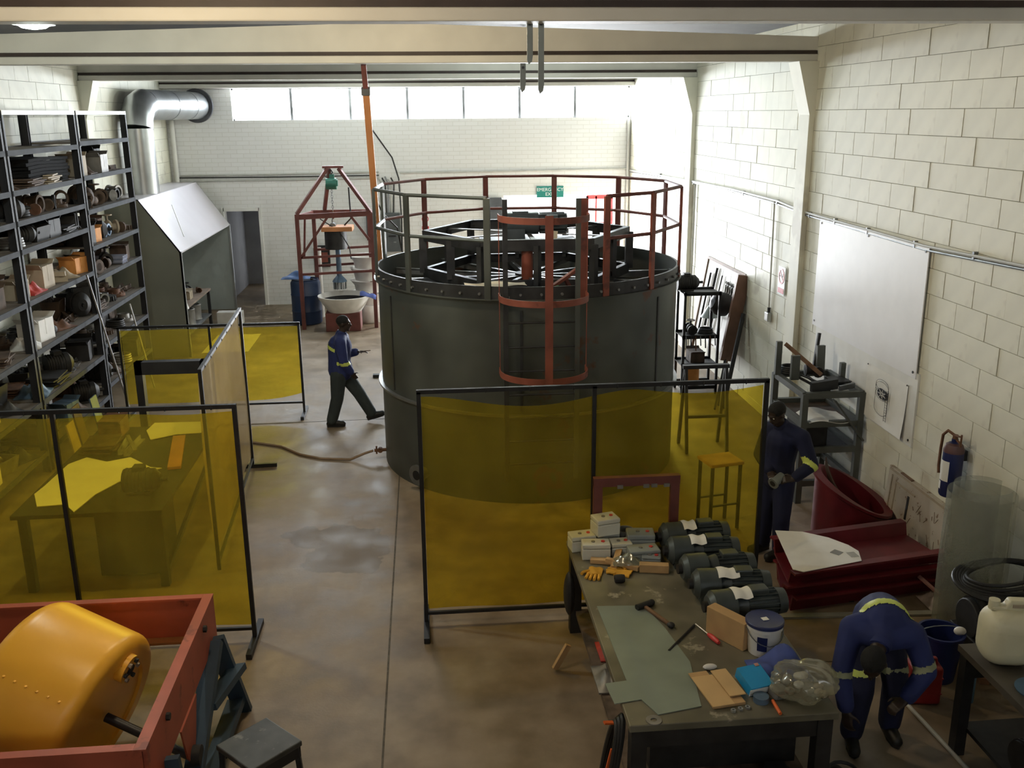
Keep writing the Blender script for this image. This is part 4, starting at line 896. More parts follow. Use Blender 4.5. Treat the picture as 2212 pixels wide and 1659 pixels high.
MB().tube([(0, 0.05, 1.76), (0, 0.02, 0.9), (0, 0.0, 0.2)], 0.012, 8).build('drop_conduit', 'pvc_grey', ds, True)
MB().cyl((0, 0, 0.12), (0, 0, 0.2), 0.022, None, 10).build('gland', 'cable_black', ds, True); MB().bb(-0.04, 0.03, -0.07, 0.07, 0, 0.13).build('box', 'galv', ds, bevel=0.008)
for x in (17.75,): one('corner_conduit', MB().cyl((XR-0.03, x, 0.1), (XR-0.03, x, 3.2), 0.015, None, 8), 'pvc_grey', 'thin vertical conduit beside the column at the tool board', 'conduit', None, True)
wb = thing('whiteboard', 'large plain white board sheets screwed to the right wall', 'whiteboard', (XR, 10.55, 0))
MB().bb(-0.022, 0.0, -1.40, 1.27, 1.06, 1.86).build('lower_sheet', 'white_paint', wb)
MB().bb(-0.034, -0.022, -1.36, 1.38, 1.80, 3.17).build('upper_sheet', mat('board_white', (0.80, 0.80, 0.82), 0.5, 0, 0.02), wb)
sc_ = MB().cyl((0, 0, 0), (-0.006, 0, 0), 0.014, None, 10).mesh('screw', 'dark_steel')
for y, z in ((-1.30, 3.12), (1.33, 3.12), (-1.30, 1.86), (1.32, 1.86), (0, 3.12), (-1.33, 1.12), (-0.6, 1.12), (0.5, 1.12)): piece('screw', sc_, (-0.034 if z > 1.8 else -0.022, y, z), wb)
# pinned drawing of a tank
po = thing('tank_drawing', 'pinned paper with a printed line drawing of a ladder tank', 'poster', (XR-0.026, 9.80, 1.09))
MB().sheet(lambda u, v: (-0.004-0.025*(1-v)**2*(0.4+u), 0.47-0.95*u, 0.61*v), 10, 10).build('paper', 'paper', po)
def ell(cy, cz, ry, rz, n=40, t0=0, t1=2*PI): return [(-0.034, cy+ry*math.cos(t0+(t1-t0)*k/n), cz+rz*math.sin(t0+(t1-t0)*k/n)) for k in range(n+1)]
mat('ink', (0.03, 0.03, 0.035), 0.7, 0, 0.1)
for k, (cy, cz, ry, rz) in enumerate(((0.02, 0.46, 0.15, 0.065), (0.02, 0.43, 0.155, 0.07), (0.02, 0.36, 0.14, 0.065))): MB().tube(ell(cy, cz, ry, rz), 0.0022, 4).build('outline', 'ink', po)
MB().tube(ell(0.02, 0.19, 0.15, 0.07, 30, PI, 2*PI), 0.0022, 4).build('outline', 'ink', po)
for y in (-0.13, 0.17): MB().tube([(-0.034, y, 0.19), (-0.034, y, 0.44)], 0.0022, 4).build('outline', 'ink', po)
MB().sheet(lambda u, v: (-0.033, 0.02+0.11*v*math.cos(2*PI*u), 0.365+0.06*v*math.sin(2*PI*u)), 28, 3).build('dark_core', 'ink', po)
for k in range(7): MB().tube([(-0.035, 0.02+0.10*math.cos(k*0.9), 0.365+0.055*math.sin(k*0.9)), (-0.035, 0.02-0.10*math.cos(k*0.9+0.4), 0.365-0.055*math.sin(k*0.9+0.4))], 0.002, 4).build('spoke_line', 'paper', po)
for y in (-0.075, -0.125): MB().tube([(-0.035, y, 0.08), (-0.035, y, 0.42)], 0.0022, 4).build('ladder_line', 'ink', po)
for k in range(11): MB().tube([(-0.035, -0.075, 0.09+0.03*k), (-0.035, -0.125, 0.09+0.03*k)], 0.0016, 4).build('ladder_line', 'ink', po)
for y, z in ((0.46, 0.60), (-0.46, 0.60)): MB().cyl((-0.004, y, z), (-0.012, y, z), 0.008, None, 8).build('pin', 'dark_steel', po)
no_smoking('red and white no smoking sign on the right wall beside the column', (XR-0.03, 13.12, 1.97), (0, 0, R(-90)), 0.26, 0.40)
# fire extinguisher
fe = thing('fire_extinguisher', 'dark blue fire extinguisher with white labels hanging on the right wall', 'fire extinguisher', (XR-0.13, 8.17, 0.93))
mat('ext_blue', (0.014, 0.022, 0.10), 0.35, 0, 0.1)
MB().lathe([(0, 0.0), (0.085, 0.0), (0.094, 0.02), (0.094, 0.46), (0.075, 0.515), (0.03, 0.54), (0.03, 0.57), (0, 0.57)], 32).build('cylinder', 'ext_blue', fe, True)
MB().lathe([(0.0945, 0.44), (0.095, 0.465), (0.076, 0.516), (0.05, 0.532)], 32).build('shoulder', mat('ext_brown', (0.12, 0.06, 0.06), 0.4), fe, True)
b = MB(); b.cyl((0, 0, 0.55), (0, 0, 0.61), 0.025, None, 12); b.bar((0.0, 0.05, 0.60), (-0.02, -0.11, 0.625), 0.02, 0.012); b.bar((0, 0.02, 0.575), (0.0, -0.10, 0.55), 0.02, 0.01); b.cyl((0, -0.10, 0.52), (0, -0.10, 0.64), 0.009, None, 8); b.build('valve', 'rust', fe, True)
MB().tube([(0, 0.02, 0.60), (-0.02, 0.10, 0.62), (-0.03, 0.16, 0.56), (-0.03, 0.175, 0.42), (-0.04, 0.16, 0.25), (-0.05, 0.13, 0.18)], 0.014, 10).build('hose', 'rust', fe, True)
MB().lathe([(0.0955, 0.16), (0.0955, 0.36)], 12, a0=R(150), a1=R(225)).build('label', 'paper', fe); MB().lathe([(0.0955, 0.07), (0.0955, 0.15)], 8, a0=R(130), a1=R(180)).build('label', 'paper', fe)
MB().box((0.112, 0, 0.40), (0.03, 0.05, 0.10)).build('bracket', 'dark_steel', fe)
# leaning tool board with its tools
tb = thing('tool_board', 'whitewashed plank tool board leaning on the right wall behind the tank', 'tool board', (4.86, 15.75, 0.62))
T = Matrix.Rotation(R(9), 4, 'Y')
for k in range(9): MB().bb(-0.012-0.002*(k % 2), 0.012, -1.0+k*0.222, -0.784+k*0.222, 0.0, 1.36, T).build('plank', 'i_white', tb)
MB().bb(-0.03, 0.03, -1.03, 1.03, 1.35, 1.40, T).build('top_batten', 'timber_dark', tb)
MB().bb(-0.17, 0.03, -1.10, -1.02, -0.02, 1.38, T).build('edge_board', mat('edge_brown', (0.17, 0.09, 0.06), 0.6), tb)
MB().bb(-0.03, 0.03, 1.01, 1.06, -0.6, 1.36, T).build('edge_board', 'timber_dark', tb)
for y in (-0.95, 0.95): MB().bar((-0.02, y, 0.02), (-0.12, y, -0.62), 0.05, 0.05, (0, 1, 0)).build('leg', 'timber_dark', tb)
MB().bar((-0.02, -0.1, 0.02), (0.0, -0.1, 0.02), 0.1, 0.02).build('shelf_block', 'timber_dark', tb)
def onb(y, z, d=0.04): p = T @ Vector((-d, y, z)); return Vector((4.86, 15.75, 0.62))+p
for y, z0, z1, r0, m_, lb in ((0.72, 0.1, 1.15, 0.018, 'i_dark', 'long black bar hanging leftmost on the tool board'), (0.42, 0.25, 1.28, 0.022, 'i_dark', 'second long black bar on the tool board'), (0.08, 0.55, 1.20, 0.012, 'i_dark', 'thin hooked rod hanging mid tool board'), (0.12, 0.08, 0.62, 0.016, 'i_brown', 'short brown bar low on the tool board')):
    one('hanging_bar', MB().cyl(onb(y, z0), onb(y-0.05, z1), r0, None, 8), m_, lb, 'bar', 'bars on the tool board', True)
for k in range(5):
    y = -0.22-0.11*k; s = MB(); p = onb(y, 1.12, 0.035)
    s.tube([p+Vector((0, 0.03*math.cos(t), 0.03*math.sin(t))) for t in [2*PI*q/10 for q in range(10)]], 0.008, 5, True); s.bar(p+Vector((0, 0, -0.03)), p+Vector((-0.015, 0.03, -0.26)), 0.02, 0.014)
    one('spanner', s, ('grey_steel', 'i_dark')[k % 2], '%s ring spanner from the left on the tool board' % ORD[k], 'spanner', 'spanners on the tool board')
one('face_shield', MB().lathe([(0.0, 0.16), (0.12, 0.13), (0.19, 0.03), (0.20, -0.06), (0.17, -0.15), (0.16, -0.15), (0.18, -0.05), (0.17, 0.02), (0.11, 0.115), (0, 0.145)], 22, M=Matrix.Rotation(R(-70), 4, 'Y')), 'i_dark', 'black dome-shaped welding helmet hanging on the tool board', 'helmet', None, True, loc=onb(-0.62, 0.82, 0.21))
one('lamp_shade', MB().lathe([(0.02, 0.2), (0.15, 0.0), (0.145, 0.0), (0.015, 0.195)], 22), 'galv_dull', 'grey cone lamp shade hooked low on the tool board', 'lamp shade', None, True, loc=onb(-0.15, 0.50, 0.18))
# black tool stand between tank and board
rk = thing('tool_stand', 'narrow black steel stand cluttered with tools beside the tank', 'stand', (4.40, 15.1, 0))
for x in (-0.27, 0.30):
    for y in (-0.22, 0.22): MB().bb(x-0.02, x+0.02, y-0.02, y+0.02, 0, 1.70).build('leg', 'black_steel', rk)
for z in (1.68, 0.97, 0.50, 0.12):
    sh = MB(); sh.bb(-0.29, 0.32, -0.24, -0.20, z-0.03, z+0.03); sh.bb(-0.29, 0.32, 0.20, 0.24, z-0.03, z+0.03); sh.bb(-0.29, 0.32, -0.24, 0.24, z-0.012, z); sh.build('shelf', 'black_steel', rk)
for k, (x, y, z, kind, m_, s, lb) in enumerate(((-0.2, 0, 1.70, 'motor_casing', 'i_dark', 1.0, 'black motor on top of the narrow tool stand'), (-0.1, 0, 0.98, 'gate_valve', 'i_dark', 0.9, 'black valve on the upper shelf of the narrow stand'), (0.15, 0, 0.98, 'wire_coil', 'i_dark', 0.8, 'black coil on the upper shelf of the narrow stand'), (0.0, 0, 0.51, 'carton', 'i_brown', 0.9, 'brown carton mid shelf of the narrow stand'), (-0.05, 0, 0.13, 'paint_tin', 'i_orange', 1.4, 'orange-brown tub at the foot of the narrow stand'))):
    o = bpy.data.objects.new(kind, kmesh(kind, m_)); COL.objects.link(o); o.location = (4.40+x, 15.1+y, z); o.scale = (s, s, s); tag(o, lb, KINDS[kind][2])
hb = thing('tool_hooks', 'row of hanging pliers and snips along the narrow stand rail', 'tools', (4.40, 14.85, 0.97))
for k in range(7): MB().bar((-0.24+0.08*k, 0, 0.02), (-0.23+0.08*k, -0.01, -0.14-0.04*(k % 3)), 0.02, 0.012).build('tool', ('grey_steel', 'i_dark', 'i_rust')[k % 3], hb)
one('pry_bar', MB().cyl((4.98, 14.52, 1.41), (4.58, 14.05, 0.0), 0.035, None, 12), 'i_dark', 'thick black pole leaning on the right wall past the tool board', 'pole', None, True)
for k, (y0, y1) in enumerate(((15.0, 14.2), (14.9, 14.0))): one('thin_rail', MB().bar((4.90, y0, 0.85), (4.55-0.12*k, y1, 0.01), 0.03, 0.03), 'i_dark', '%s of two thin black rails crossing below the leaning pole' % ('farther', 'nearer')[k], 'rail')
# steel stand by the whiteboard
st = thing('steel_stand', 'grey-green steel stand below the whiteboard loaded with offcuts', 'stand', (4.64, 10.75, 0))
mat('stand_grey', (0.085, 0.092, 0.082), 0.5, 0.2, 0.2, 4)
for x in (-0.33, 0.35):
    for y in (-0.48, 0.48): MB().bb(x-0.035, x+0.035, y-0.035, y+0.035, 0, 1.35).build('leg', 'stand_grey', st)
for z in (1.33, 0.98, 0.66, 0.25):
    for p, q in (((-0.33, -0.48, z), (0.35, -0.48, z)), ((-0.33, 0.48, z), (0.35, 0.48, z)), ((-0.33, -0.48, z), (-0.33, 0.48, z)), ((0.35, -0.48, z), (0.35, 0.48, z))):
        MB().bar(p, q, 0.06, 0.07).build('rail', 'stand_grey', st)
MB().bb(-0.33, 0.35, -0.48, 0.48, 0.94, 0.955).build('shelf', 'i_brown', st); MB().bb(-0.33, 0.35, -0.48, 0.48, 0.625, 0.64).build('shelf', 'i_dark', st)
MB().bar((0.0, -0.53, 1.28), (0.38, -0.53, 0.78), 0.02, 0.09, (0, 1, 0)).build('brace', 'stand_grey', st)
MB().bar((-0.05, 0.4, 0.92), (0.33, 0.4, 0.62), 0.02, 0.07, (0, 1, 0)).build('brace', 'stand_grey', st); MB().bar((-0.05, 0.4, 0.60), (0.33, 0.4, 0.30), 0.02, 0.07, (0, 1, 0)).build('brace', 'stand_grey', st)
for k, (p, q, w, h, m_, lb) in enumerate((((4.28, 11.1, 1.36), (4.28, 11.1, 1.78), 0.07, 0.05, 'stand_grey', 'leftmost upright flat bar standing on the steel stand'), ((4.40, 10.85, 1.36), (4.40, 10.85, 1.66), 0.10, 0.05, 'stand_grey', 'broad upright flat bar on the steel stand'), ((4.80, 11.05, 1.38), (4.80, 11.08, 1.72), 0.10, 0.06, 'stand_grey', 'thick upright block at the back of the steel stand'), ((4.95, 10.75, 1.38), (4.95, 10.75, 1.58), 0.06, 0.06, 'stand_grey', 'short upright block near the wall on the steel stand'), ((4.40, 11.2, 1.72), (4.72, 10.8, 1.42), 0.05, 0.05, 'timber_dark', 'brown timber lying slantwise on the steel stand'), ((4.74, 11.1, 1.42), (4.80, 11.15, 1.86), 0.035, 0.035, 'i_dark', 'black pistol-shaped tool standing on the steel stand'), ((4.40, 10.33, 1.41), (4.72, 10.36, 1.44), 0.12, 0.06, 'dark_steel', 'dark channel offcut on the front of the steel stand'), ((4.75, 10.35, 1.38), (4.95, 10.4, 1.40), 0.06, 0.03, 'grey_steel', 'small grey clamp on the front of the steel stand'))):
    one('steel_offcut', MB().bar(p, q, w, h, (0, 1, 0.1)), m_, lb, 'offcut', 'offcuts on the steel stand')
for k, (x, y, kind, m_, s, lb) in enumerate(((4.45, 11.15, 'wire_coil', 'i_dark', 0.8, 'dark coil at the back of the steel stand top'), (4.62, 10.95, 'pipe_elbow', 'i_dark', 1.0, 'dark pipe elbow on top of the steel stand'), (4.55, 10.65, 'angle_offcuts', 'i_dark', 0.7, 'dark angle offcuts across the top of the steel stand'), (4.84, 10.6, 'plate_stack', 'i_dark', 0.6, 'small dark plate stack on top of the steel stand'))):
    o = bpy.data.objects.new(kind, kmesh(kind, m_)); COL.objects.link(o); o.location = (x, y, 1.37); o.scale = (s, s, s); tag(o, lb, KINDS[kind][2])
one('paper_sheet', MB().sheet(lambda u, v: (-0.25+0.5*u, -0.22+0.42*v, 0.03+0.05*math.sin(PI*u)*v+0.02*math.sin(6*u)), 12, 8, (0, 0, 0.002)), 'paper', 'curled white paper on the shelf of the steel stand', 'paper', None, True, loc=(4.62, 10.45, 0.975))
one('black_case', MB().bb(-0.2, 0.16, -0.2, 0.2, 0, 0.29), 'i_dark', 'black tool case on the middle shelf of the steel stand', 'case', bevel=0.02, loc=(4.52, 10.6, 0.645))
# red moulding cut on a slant, with a steel strip standing in it
rr = thing('red_ring', 'thick red fibreglass ring cut on a slant standing on the floor', 'ring', (4.57, 9.42, 0))
mat('red_gel', (0.135, 0.012, 0.018), 0.4, 0, 0.2, 4)
ro, ri = 0.40, 0.345; vs, fs, n = [], [], 56
for k in range(n):
    a = 2*PI*k/n; zt = 0.50-0.20*math.cos(a-R(175)+PI)+0.06*math.sin(a)
    for r0, z in ((ri, 0.0), (ro, 0.0), (ro*1.0, zt-0.05), (ro+0.035, zt-0.03), (ro+0.035, zt), (ri, zt)): vs.append((r0*math.cos(a), r0*math.sin(a), z))
for k in range(n):
    for q in range(6): fs.append((k*6+q, ((k+1) % n)*6+q, ((k+1) % n)*6+(q+1) % 6, k*6+(q+1) % 6))
MB().add(vs, fs).build('ring_wall', 'red_gel', rr, True); MB().lathe([(0, 0.16), (ri+0.01, 0.16)], 40).build('floor_disc', 'red_gel', rr)
one('curved_strip', MB().sheet(lambda u, v: (-0.05+0.30*u*u*0.6, 0.14-0.24*u, 0.62-0.45*u+0.0*v+0.09*(v-0.5)), 14, 3, (0.015, 0, 0.0)), 'i_brown', 'curved rusty steel strip standing inside the red ring', 'strip', None, True, loc=(4.36, 9.45, 0.16))
# stack of red channel trays with a white template on top
def tray(label, loc, rz, L, D, Hh, skew):
    t = thing('red_tray', label, 'tray', loc, rz, 'stacked red trays')
    MB().prism([(-L/2-skew, -D/2, 0), (L/2, -D/2, 0), (L/2, D/2, 0), (-L/2+skew, D/2, 0)], (0, 0, 0.02)).build('base', 'red_gel', t)
    for y, s in ((-D/2, -1), (D/2, 1)):
        f = MB(); x0 = -L/2-skew if s < 0 else -L/2+skew
        f.prism([(x0, y, 0.02), (x0, y+s*0.03, Hh), (x0, y+s*0.10, Hh), (x0, y+s*0.10, Hh+0.02), (x0, y+s*0.01, Hh+0.02), (x0, y-s*0.02, 0.02)], (L/2-x0, 0, 0)); f.build('side_flange', 'red_gel', t)
    return t
tray('bottom red channel tray of the stack on the floor', (4.10, 8.22, 0.0), R(9), 1.55, 0.60, 0.15, 0.10)
tray('middle red channel tray of the stack on the floor', (4.06, 8.20, 0.155), R(8), 1.58, 0.60, 0.13, 0.14)
tray('top red channel tray under the white template', (4.07, 8.21, 0.29), R(10), 1.60, 0.60, 0.13, 0.10)
tm = thing('white_template', 'white card template with two grey squares lying on the red trays', 'template', (0, 0, 0.445))
MB().prism([(3.40, 8.58, 0), (3.26, 7.74, 0), (3.34, 7.68, 0), (3.96, 7.84, 0), (4.02, 8.04, 0), (3.98, 8.18, 0), (3.86, 8.36, 0), (3.66, 8.52, 0)], (0, 0, 0.006)).build('card', 'paper', tm)
MB().box((3.80, 8.03, 0.008), (0.09, 0.09, 0.003), (0, 0, R(38))).build('square_mark', mat('mark_grey', (0.25, 0.25, 0.24), 0.7), tm); MB().box((3.93, 7.97, 0.008), (0.08, 0.10, 0.003), (0, 0, R(5))).build('square_mark', mat('mark_pale', (0.45, 0.45, 0.42), 0.7), tm)
# old moulded door panel leaning against the wall
dp = thing('door_panel', 'stained old cream door panel leaning against the right wall', 'panel', (4.985, 8.90, 0), 0)
mat('panel_cream', (0.50, 0.45, 0.37), 0.7, 0, 0.12, 3, 0.1, (0.20, 0.13, 0.08), 0.06, 9.0)
TT = Matrix.Rotation(R(4), 4, 'Y')
MB().bb(-0.02, 0.02, -0.62, 0.60, 0, 0.74, TT).build('slab', 'panel_cream', dp)
for b6 in ((-0.028, -0.02, -0.60, 0.58, 0.70, 0.72), (-0.028, -0.02, 0.50, 0.52, 0.02, 0.66), (-0.028, -0.02, 0.40, 0.42, 0.02, 0.62), (-0.028, -0.02, 0.0, 0.41, 0.60, 0.62)): MB().bb(*b6, TT).build('bead', 'i_beige', dp)
MB().bb(-0.026, -0.02, 0.10, 0.135, 0.30, 0.56, TT).build('slot', 'i_dark', dp); MB().bb(-0.03, 0.0, 0.1, 0.34, 0.735, 0.75, TT).build('torn_edge', 'timber_dark', dp)
rs = random.Random(5)
for k in range(22):
    y, z = rs.uniform(-0.55, 0.05), rs.uniform(0.06, 0.52)
    MB().bar(TT @ Vector((-0.021, y, z)), TT @ Vector((-0.021, y+rs.uniform(-0.07, 0.07), z+rs.uniform(-0.12, 0.12))), 0.006, 0.003).build('scribble', 'timber_dark', dp)
# roll of wire gauze, coil of cable, black machine, paper heap
gz = thing('gauze_roll', 'upright roll of grey wire gauze standing by the right wall', 'mesh roll', (4.66, 7.22, 0))
MB().lathe([(0.275, 0.0), (0.28, 0.7), (0.275, 1.36)], 48, a0=R(-40), a1=R(300)).build('outer_turn', 'wire_gauze', gz, True)
MB().lathe([(0.235, 0.0), (0.24, 0.7), (0.23, 1.42)], 40, a0=R(20), a1=R(330)).build('inner_turn', 'wire_gauze', gz, True)
bm2 = thing('black_machine', 'black finned machine with hoses on the floor under the cable coil', 'machine', (4.68, 6.78, 0))
b = MB(); b.bb(-0.32, 0.28, -0.28, 0.20, 0.04, 0.30); b.cyl((-0.30, 0, 0.42), (0.25, 0, 0.42), 0.17, None, 20); b.build('body', 'i_dark', bm2, True, 0.01)
for k in range(6): MB().cyl((-0.25+0.08*k, 0, 0.42), (-0.22+0.08*k, 0, 0.42), 0.19, None, 20).build('fin', 'i_dark', bm2, True)
for x in (-0.25, 0.2): MB().cyl((x, -0.2, 0.06), (x, -0.14, 0.06), 0.06, None, 16).build('wheel', 'cable_black', bm2, True)
MB().cyl((0.15, -0.1, 0.55), (0.15, -0.1, 0.72), 0.06, 0.045, 12).build('filter', 'i_dark', bm2, True)
cc = thing('cable_coil', 'big coil of thick black cable by the right wall', 'coil', (4.70, 6.82, 0.72))
for k in range(6):
    r0 = 0.36-0.018*k; MB().tube([(r0*1.15*math.cos(t), r0*0.8*math.sin(t)+0.01*math.sin(3*t+k), 0.022*k*0.7+0.05*math.sin(t+k*0.4)) for t in [2*PI*q/36 for q in range(36)]], 0.016, 7, True).build('turn', 'cable_black', cc, True)
one('paper_heap', MB().sheet(lambda u, v: (-0.18+0.36*u, -0.16+0.32*v, 0.01+0.16*math.sin(PI*u)*math.sin(PI*v)*(0.6+0.5*math.sin(13*u+7*v)*math.cos(8*v))), 16, 14, (0, 0, -0.006)), mat('heap', (0.42, 0.34, 0.29), 0.8, 0, 0.35, 9), 'crumpled paper and rag heap at the foot of the door panel', 'rubbish', None, True, loc=(4.75, 7.75, 0.008))
one('pink_stick', MB().bar((4.60, 7.95, 0.20), (4.74, 7.72, 0.08), 0.035, 0.02), mat('pinkish', (0.5, 0.26, 0.22), 0.7), 'pinkish wooden stick poking out of the paper heap', 'stick')
one('flat_bar', MB().bar((3.05, 7.68, 0.012), (4.62, 7.58, 0.012), 0.07, 0.02), mat('bar_pale', (0.30, 0.29, 0.24), 0.6), 'pale flat bar lying on the floor behind the bending worker', 'bar')
one('black_bracket', MB().ang((3.70, 7.95, 0), (3.95, 7.93, 0), 0.05, 0.01), 'i_dark', 'small black bracket on the floor by the red trays', 'bracket')
one('floor_batten', MB().bar((4.72, 7.60, 0.03), (4.40, 6.45, 0.03), 0.07, 0.05), 'timber_dark', 'dark timber batten on the floor behind the blue bucket', 'batten')
one('pale_rod', MB().cyl((3.62, 6.50, 0.02), (3.74, 4.60, 0.02), 0.017, None, 10), mat('rod_pale', (0.46, 0.45, 0.40), 0.5), 'long pale rod lying on the floor beside the bending worker', 'rod', None, True)
# bucket, red can, blue bottle
bk = thing('plastic_bucket', 'dark blue plastic bucket on the floor behind the bending worker', 'bucket', (4.08, 6.62, 0))
MB().lathe([(0, 0), (0.135, 0), (0.175, 0.40), (0.185, 0.40), (0.185, 0.42), (0.165, 0.42), (0.13, 0.02), (0, 0.02)], 32).build('body', 'ext_blue', bk, True)
MB().tube([(0.18*math.cos(t), 0.02, 0.40+0.05*math.sin(t)) for t in [PI*q/10 for q in range(11)]], 0.005, 6).build('handle', 'grey_steel', bk, True)
one('rag_white', MB().ball((0, 0, 0.04), (0.05, 0.04, 0.035)), 'i_white', 'small white rag on the rim of the blue bucket', 'rag', None, True, loc=(4.20, 6.56, 0.40))
def jerry(name, label, loc, rz, w, d, h, m_, cap_m):
    t = thing(name, label, 'jerrycan', loc, rz)
    b = MB(); b.bb(-w/2, w/2, -d/2, d/2, 0, h*0.86); bo = b.build('body', m_, t, True); bv = bo.modifiers.new('bevel', 'BEVEL'); bv.width = min(w, d)*(0.42 if m_ == 'jerry_white' else 0.16); bv.segments = 6
    b = MB(); b.prism([(-w*0.36, -d*0.13, h*0.84), (w*0.40, -d*0.13, h*0.84), (w*0.36, -d*0.13, h), (-w*0.05, -d*0.13, h), (-w*0.12, -d*0.13, h*0.90), (-w*0.36, -d*0.13, h*0.90)], (0, d*0.26, 0)); ho = b.build('handle', m_, t, True); bv = ho.modifiers.new('bevel', 'BEVEL'); bv.width = w*0.05; bv.segments = 3
    MB().box((w*0.14, 0, h*0.925), (w*0.30, d*0.30, h*0.05)).build('grip_hole', 'i_dark' if m_ != 'jerry_white' else 'i_beige', t)
    MB().cyl((-w*0.30, 0, h*0.84), (-w*0.30, 0, h*0.98), w*0.10, None, 16).build('cap', cap_m, t, True)
    for z in (0.25, 0.6): MB().bb(-w/2-0.002, w/2+0.002, -d/2-0.002, d/2+0.002, h*z, h*z+0.012).build('rib', m_, t, bevel=0.03) if m_ != 'jerry_white' else None
    return t
mat('jerry_white', (0.70, 0.66, 0.47), 0.45, 0, 0.06, 3); mat('jerry_red', (0.26, 0.02, 0.018), 0.4, 0, 0.15, 4)
jerry('jerrycan', 'red plastic jerrycan on the floor beside the blue bucket', (3.79, 6.32, 0), R(-8), 0.25, 0.17, 0.38, 'jerry_red', 'jerry_red')
one('blue_bottle', MB().lathe([(0, 0), (0.06, 0), (0.06, 0.24), (0.025, 0.30), (0.025, 0.34), (0, 0.34)], 18), mat('bottle_blue', (0.10, 0.22, 0.36), 0.3), 'light blue bottle on the floor right of the red jerrycan', 'bottle', None, True, loc=(4.14, 6.28, 0))
# corner bench with the white jerrycan
b2 = thing('corner_bench', 'dark steel bench in the right foreground corner under the white jerrycan', 'bench', (4.30, 4.85, 0))
MB().bb(-0.63, 0.70, -1.0, 0.88, 0.80, 0.85).build('bench_top', mat('bench_dark', (0.075, 0.065, 0.05), 0.6, 0, 0.3, 4), b2)
for x, y in ((-0.58, 0.82), (0.62, 0.82), (-0.58, -0.92), (0.62, -0.92)): MB().bb(x-0.04, x+0.04, y-0.04, y+0.04, 0, 0.80).build('leg', 'i_dark', b2)
MB().bb(-0.55, 0.62, -0.95, 0.85, 0.2, 0.23).build('lower_shelf', 'i_dark', b2); MB().bb(-0.60, 0.62, 0.80, 0.84, 0.62, 0.78).build('apron', 'i_dark', b2)
jerry('jerrycan', 'big yellowed white jerrycan standing on the corner bench', (3.86, 5.50, 0.85), R(-12), 0.36, 0.30, 0.47, 'jerry_white', 'jerry_white')
one('grinding_disc', MB().lathe([(0.02, 0.0), (0.14, 0.0), (0.145, 0.012), (0.05, 0.016), (0.02, 0.016)], 32), mat('disc_blue', (0.06, 0.12, 0.19), 0.6), 'blue round disc on the corner bench before the jerrycan', 'disc', None, True, loc=(3.88, 5.13, 0.851))
for k, (x, y, kind, m_, lb) in enumerate(((3.95, 5.1, 'motor_casing', 'i_dark', 'black motor on the shelf under the corner bench'), (4.3, 4.9, 'parts_tub', 'i_grey', 'grey tub of parts under the corner bench'), (4.1, 4.5, 'angle_offcuts', 'i_grey', 'grey offcuts under the corner bench'))):
    o = bpy.data.objects.new(kind, kmesh(kind, m_)); COL.objects.link(o); o.location = (x, y, 0.231); tag(o, lb, KINDS[kind][2])
for x, y, z, kind, m_, lb in ((4.45, 5.55, 0.851, 'gate_valve', 'i_dark', 'black valve behind the white jerrycan'), (4.80, 5.5, 0.851, 'carton', 'i_white', 'white carton at the wall end of the corner bench')):
    o = bpy.data.objects.new(kind, kmesh(kind, m_)); COL.objects.link(o); o.location = (x, y, z); tag(o, lb, KINDS[kind][2])
# stool and trestle seen through the centre screen
sl = thing('work_stool', 'square steel stool behind the centre screen', 'stool', (3.18, 9.75, 0), R(12))
MB().bb(-0.20, 0.20, -0.17, 0.17, 0.76, 0.80).build('seat', 'timber', sl, bevel=0.01)
for x in (-0.17, 0.17):
    for y in (-0.14, 0.14): MB().bb(x-0.015, x+0.015, y-0.015, y+0.015, 0, 0.76).build('leg', 'dark_steel', sl)
for y in (-0.14, 0.14): MB().bar((-0.17, y, 0.30), (0.17, y, 0.30), 0.02, 0.02).build('stretcher', 'dark_steel', sl)
tr = thing('steel_trestle', 'dark steel trestle frame standing behind the centre screen', 'trestle', (3.74, 12.3, 0))
for x in (-0.28, 0.28):
    MB().bar((x, -0.22, 0), (x, -0.02, 1.15), 0.04, 0.04).build('leg', 'dark_steel', tr); MB().bar((x, 0.22, 0), (x, 0.02, 1.15), 0.04, 0.04).build('leg', 'dark_steel', tr)
MB().bar((-0.32, 0, 1.17), (0.32, 0, 1.17), 0.08, 0.05).build('head_rail', 'dark_steel', tr); MB().bar((-0.28, -0.13, 0.5), (0.28, -0.13, 0.5), 0.04, 0.04).build('cross_rail', 'dark_steel', tr)
# ------------------------------------------------------------------ workbench and everything on it
wbn = thing('workbench', 'long scarred steel-topped workbench in the right foreground', 'workbench', (1.83, 6.38, 0))
mat('bench_top', (0.165, 0.150, 0.105), 0.5, 0.15, 0.35, 3.0, 0.05, (0.34, 0.31, 0.23), 0.0, 5.0)
MB().bb(-0.67, 0.67, -1.34, 1.35, 0.80, 0.85).build('bench_top', 'bench_top', wbn, bevel=0.006)
for x, y in ((-0.60, -1.26), (0.60, -1.26), (-0.60, 1.27), (0.60, 1.27)): MB().bb(x-0.05, x+0.05, y-0.05, y+0.05, 0, 0.80).build('leg', 'i_dark', wbn)
for y in (-1.28, 1.28): MB().bb(-0.549, 0.549, y-0.02, y+0.02, 0.66, 0.80).build('apron', 'i_dark', wbn)
for x in (-0.62, 0.62): MB().bb(x-0.015, x+0.015, -1.20, 1.20, 0.70, 0.80).build('apron', 'i_dark', wbn)
MB().bb(-0.60, 0.60, -1.25, 1.25, 0.18, 0.22).build('lower_shelf', 'brown_dirt', wbn)
MB().bb(-0.45, 0.55, -1.0, 0.6, 0.25, 0.70).build('cupboard', 'i_dark', wbn)
TZ0 = 0.851
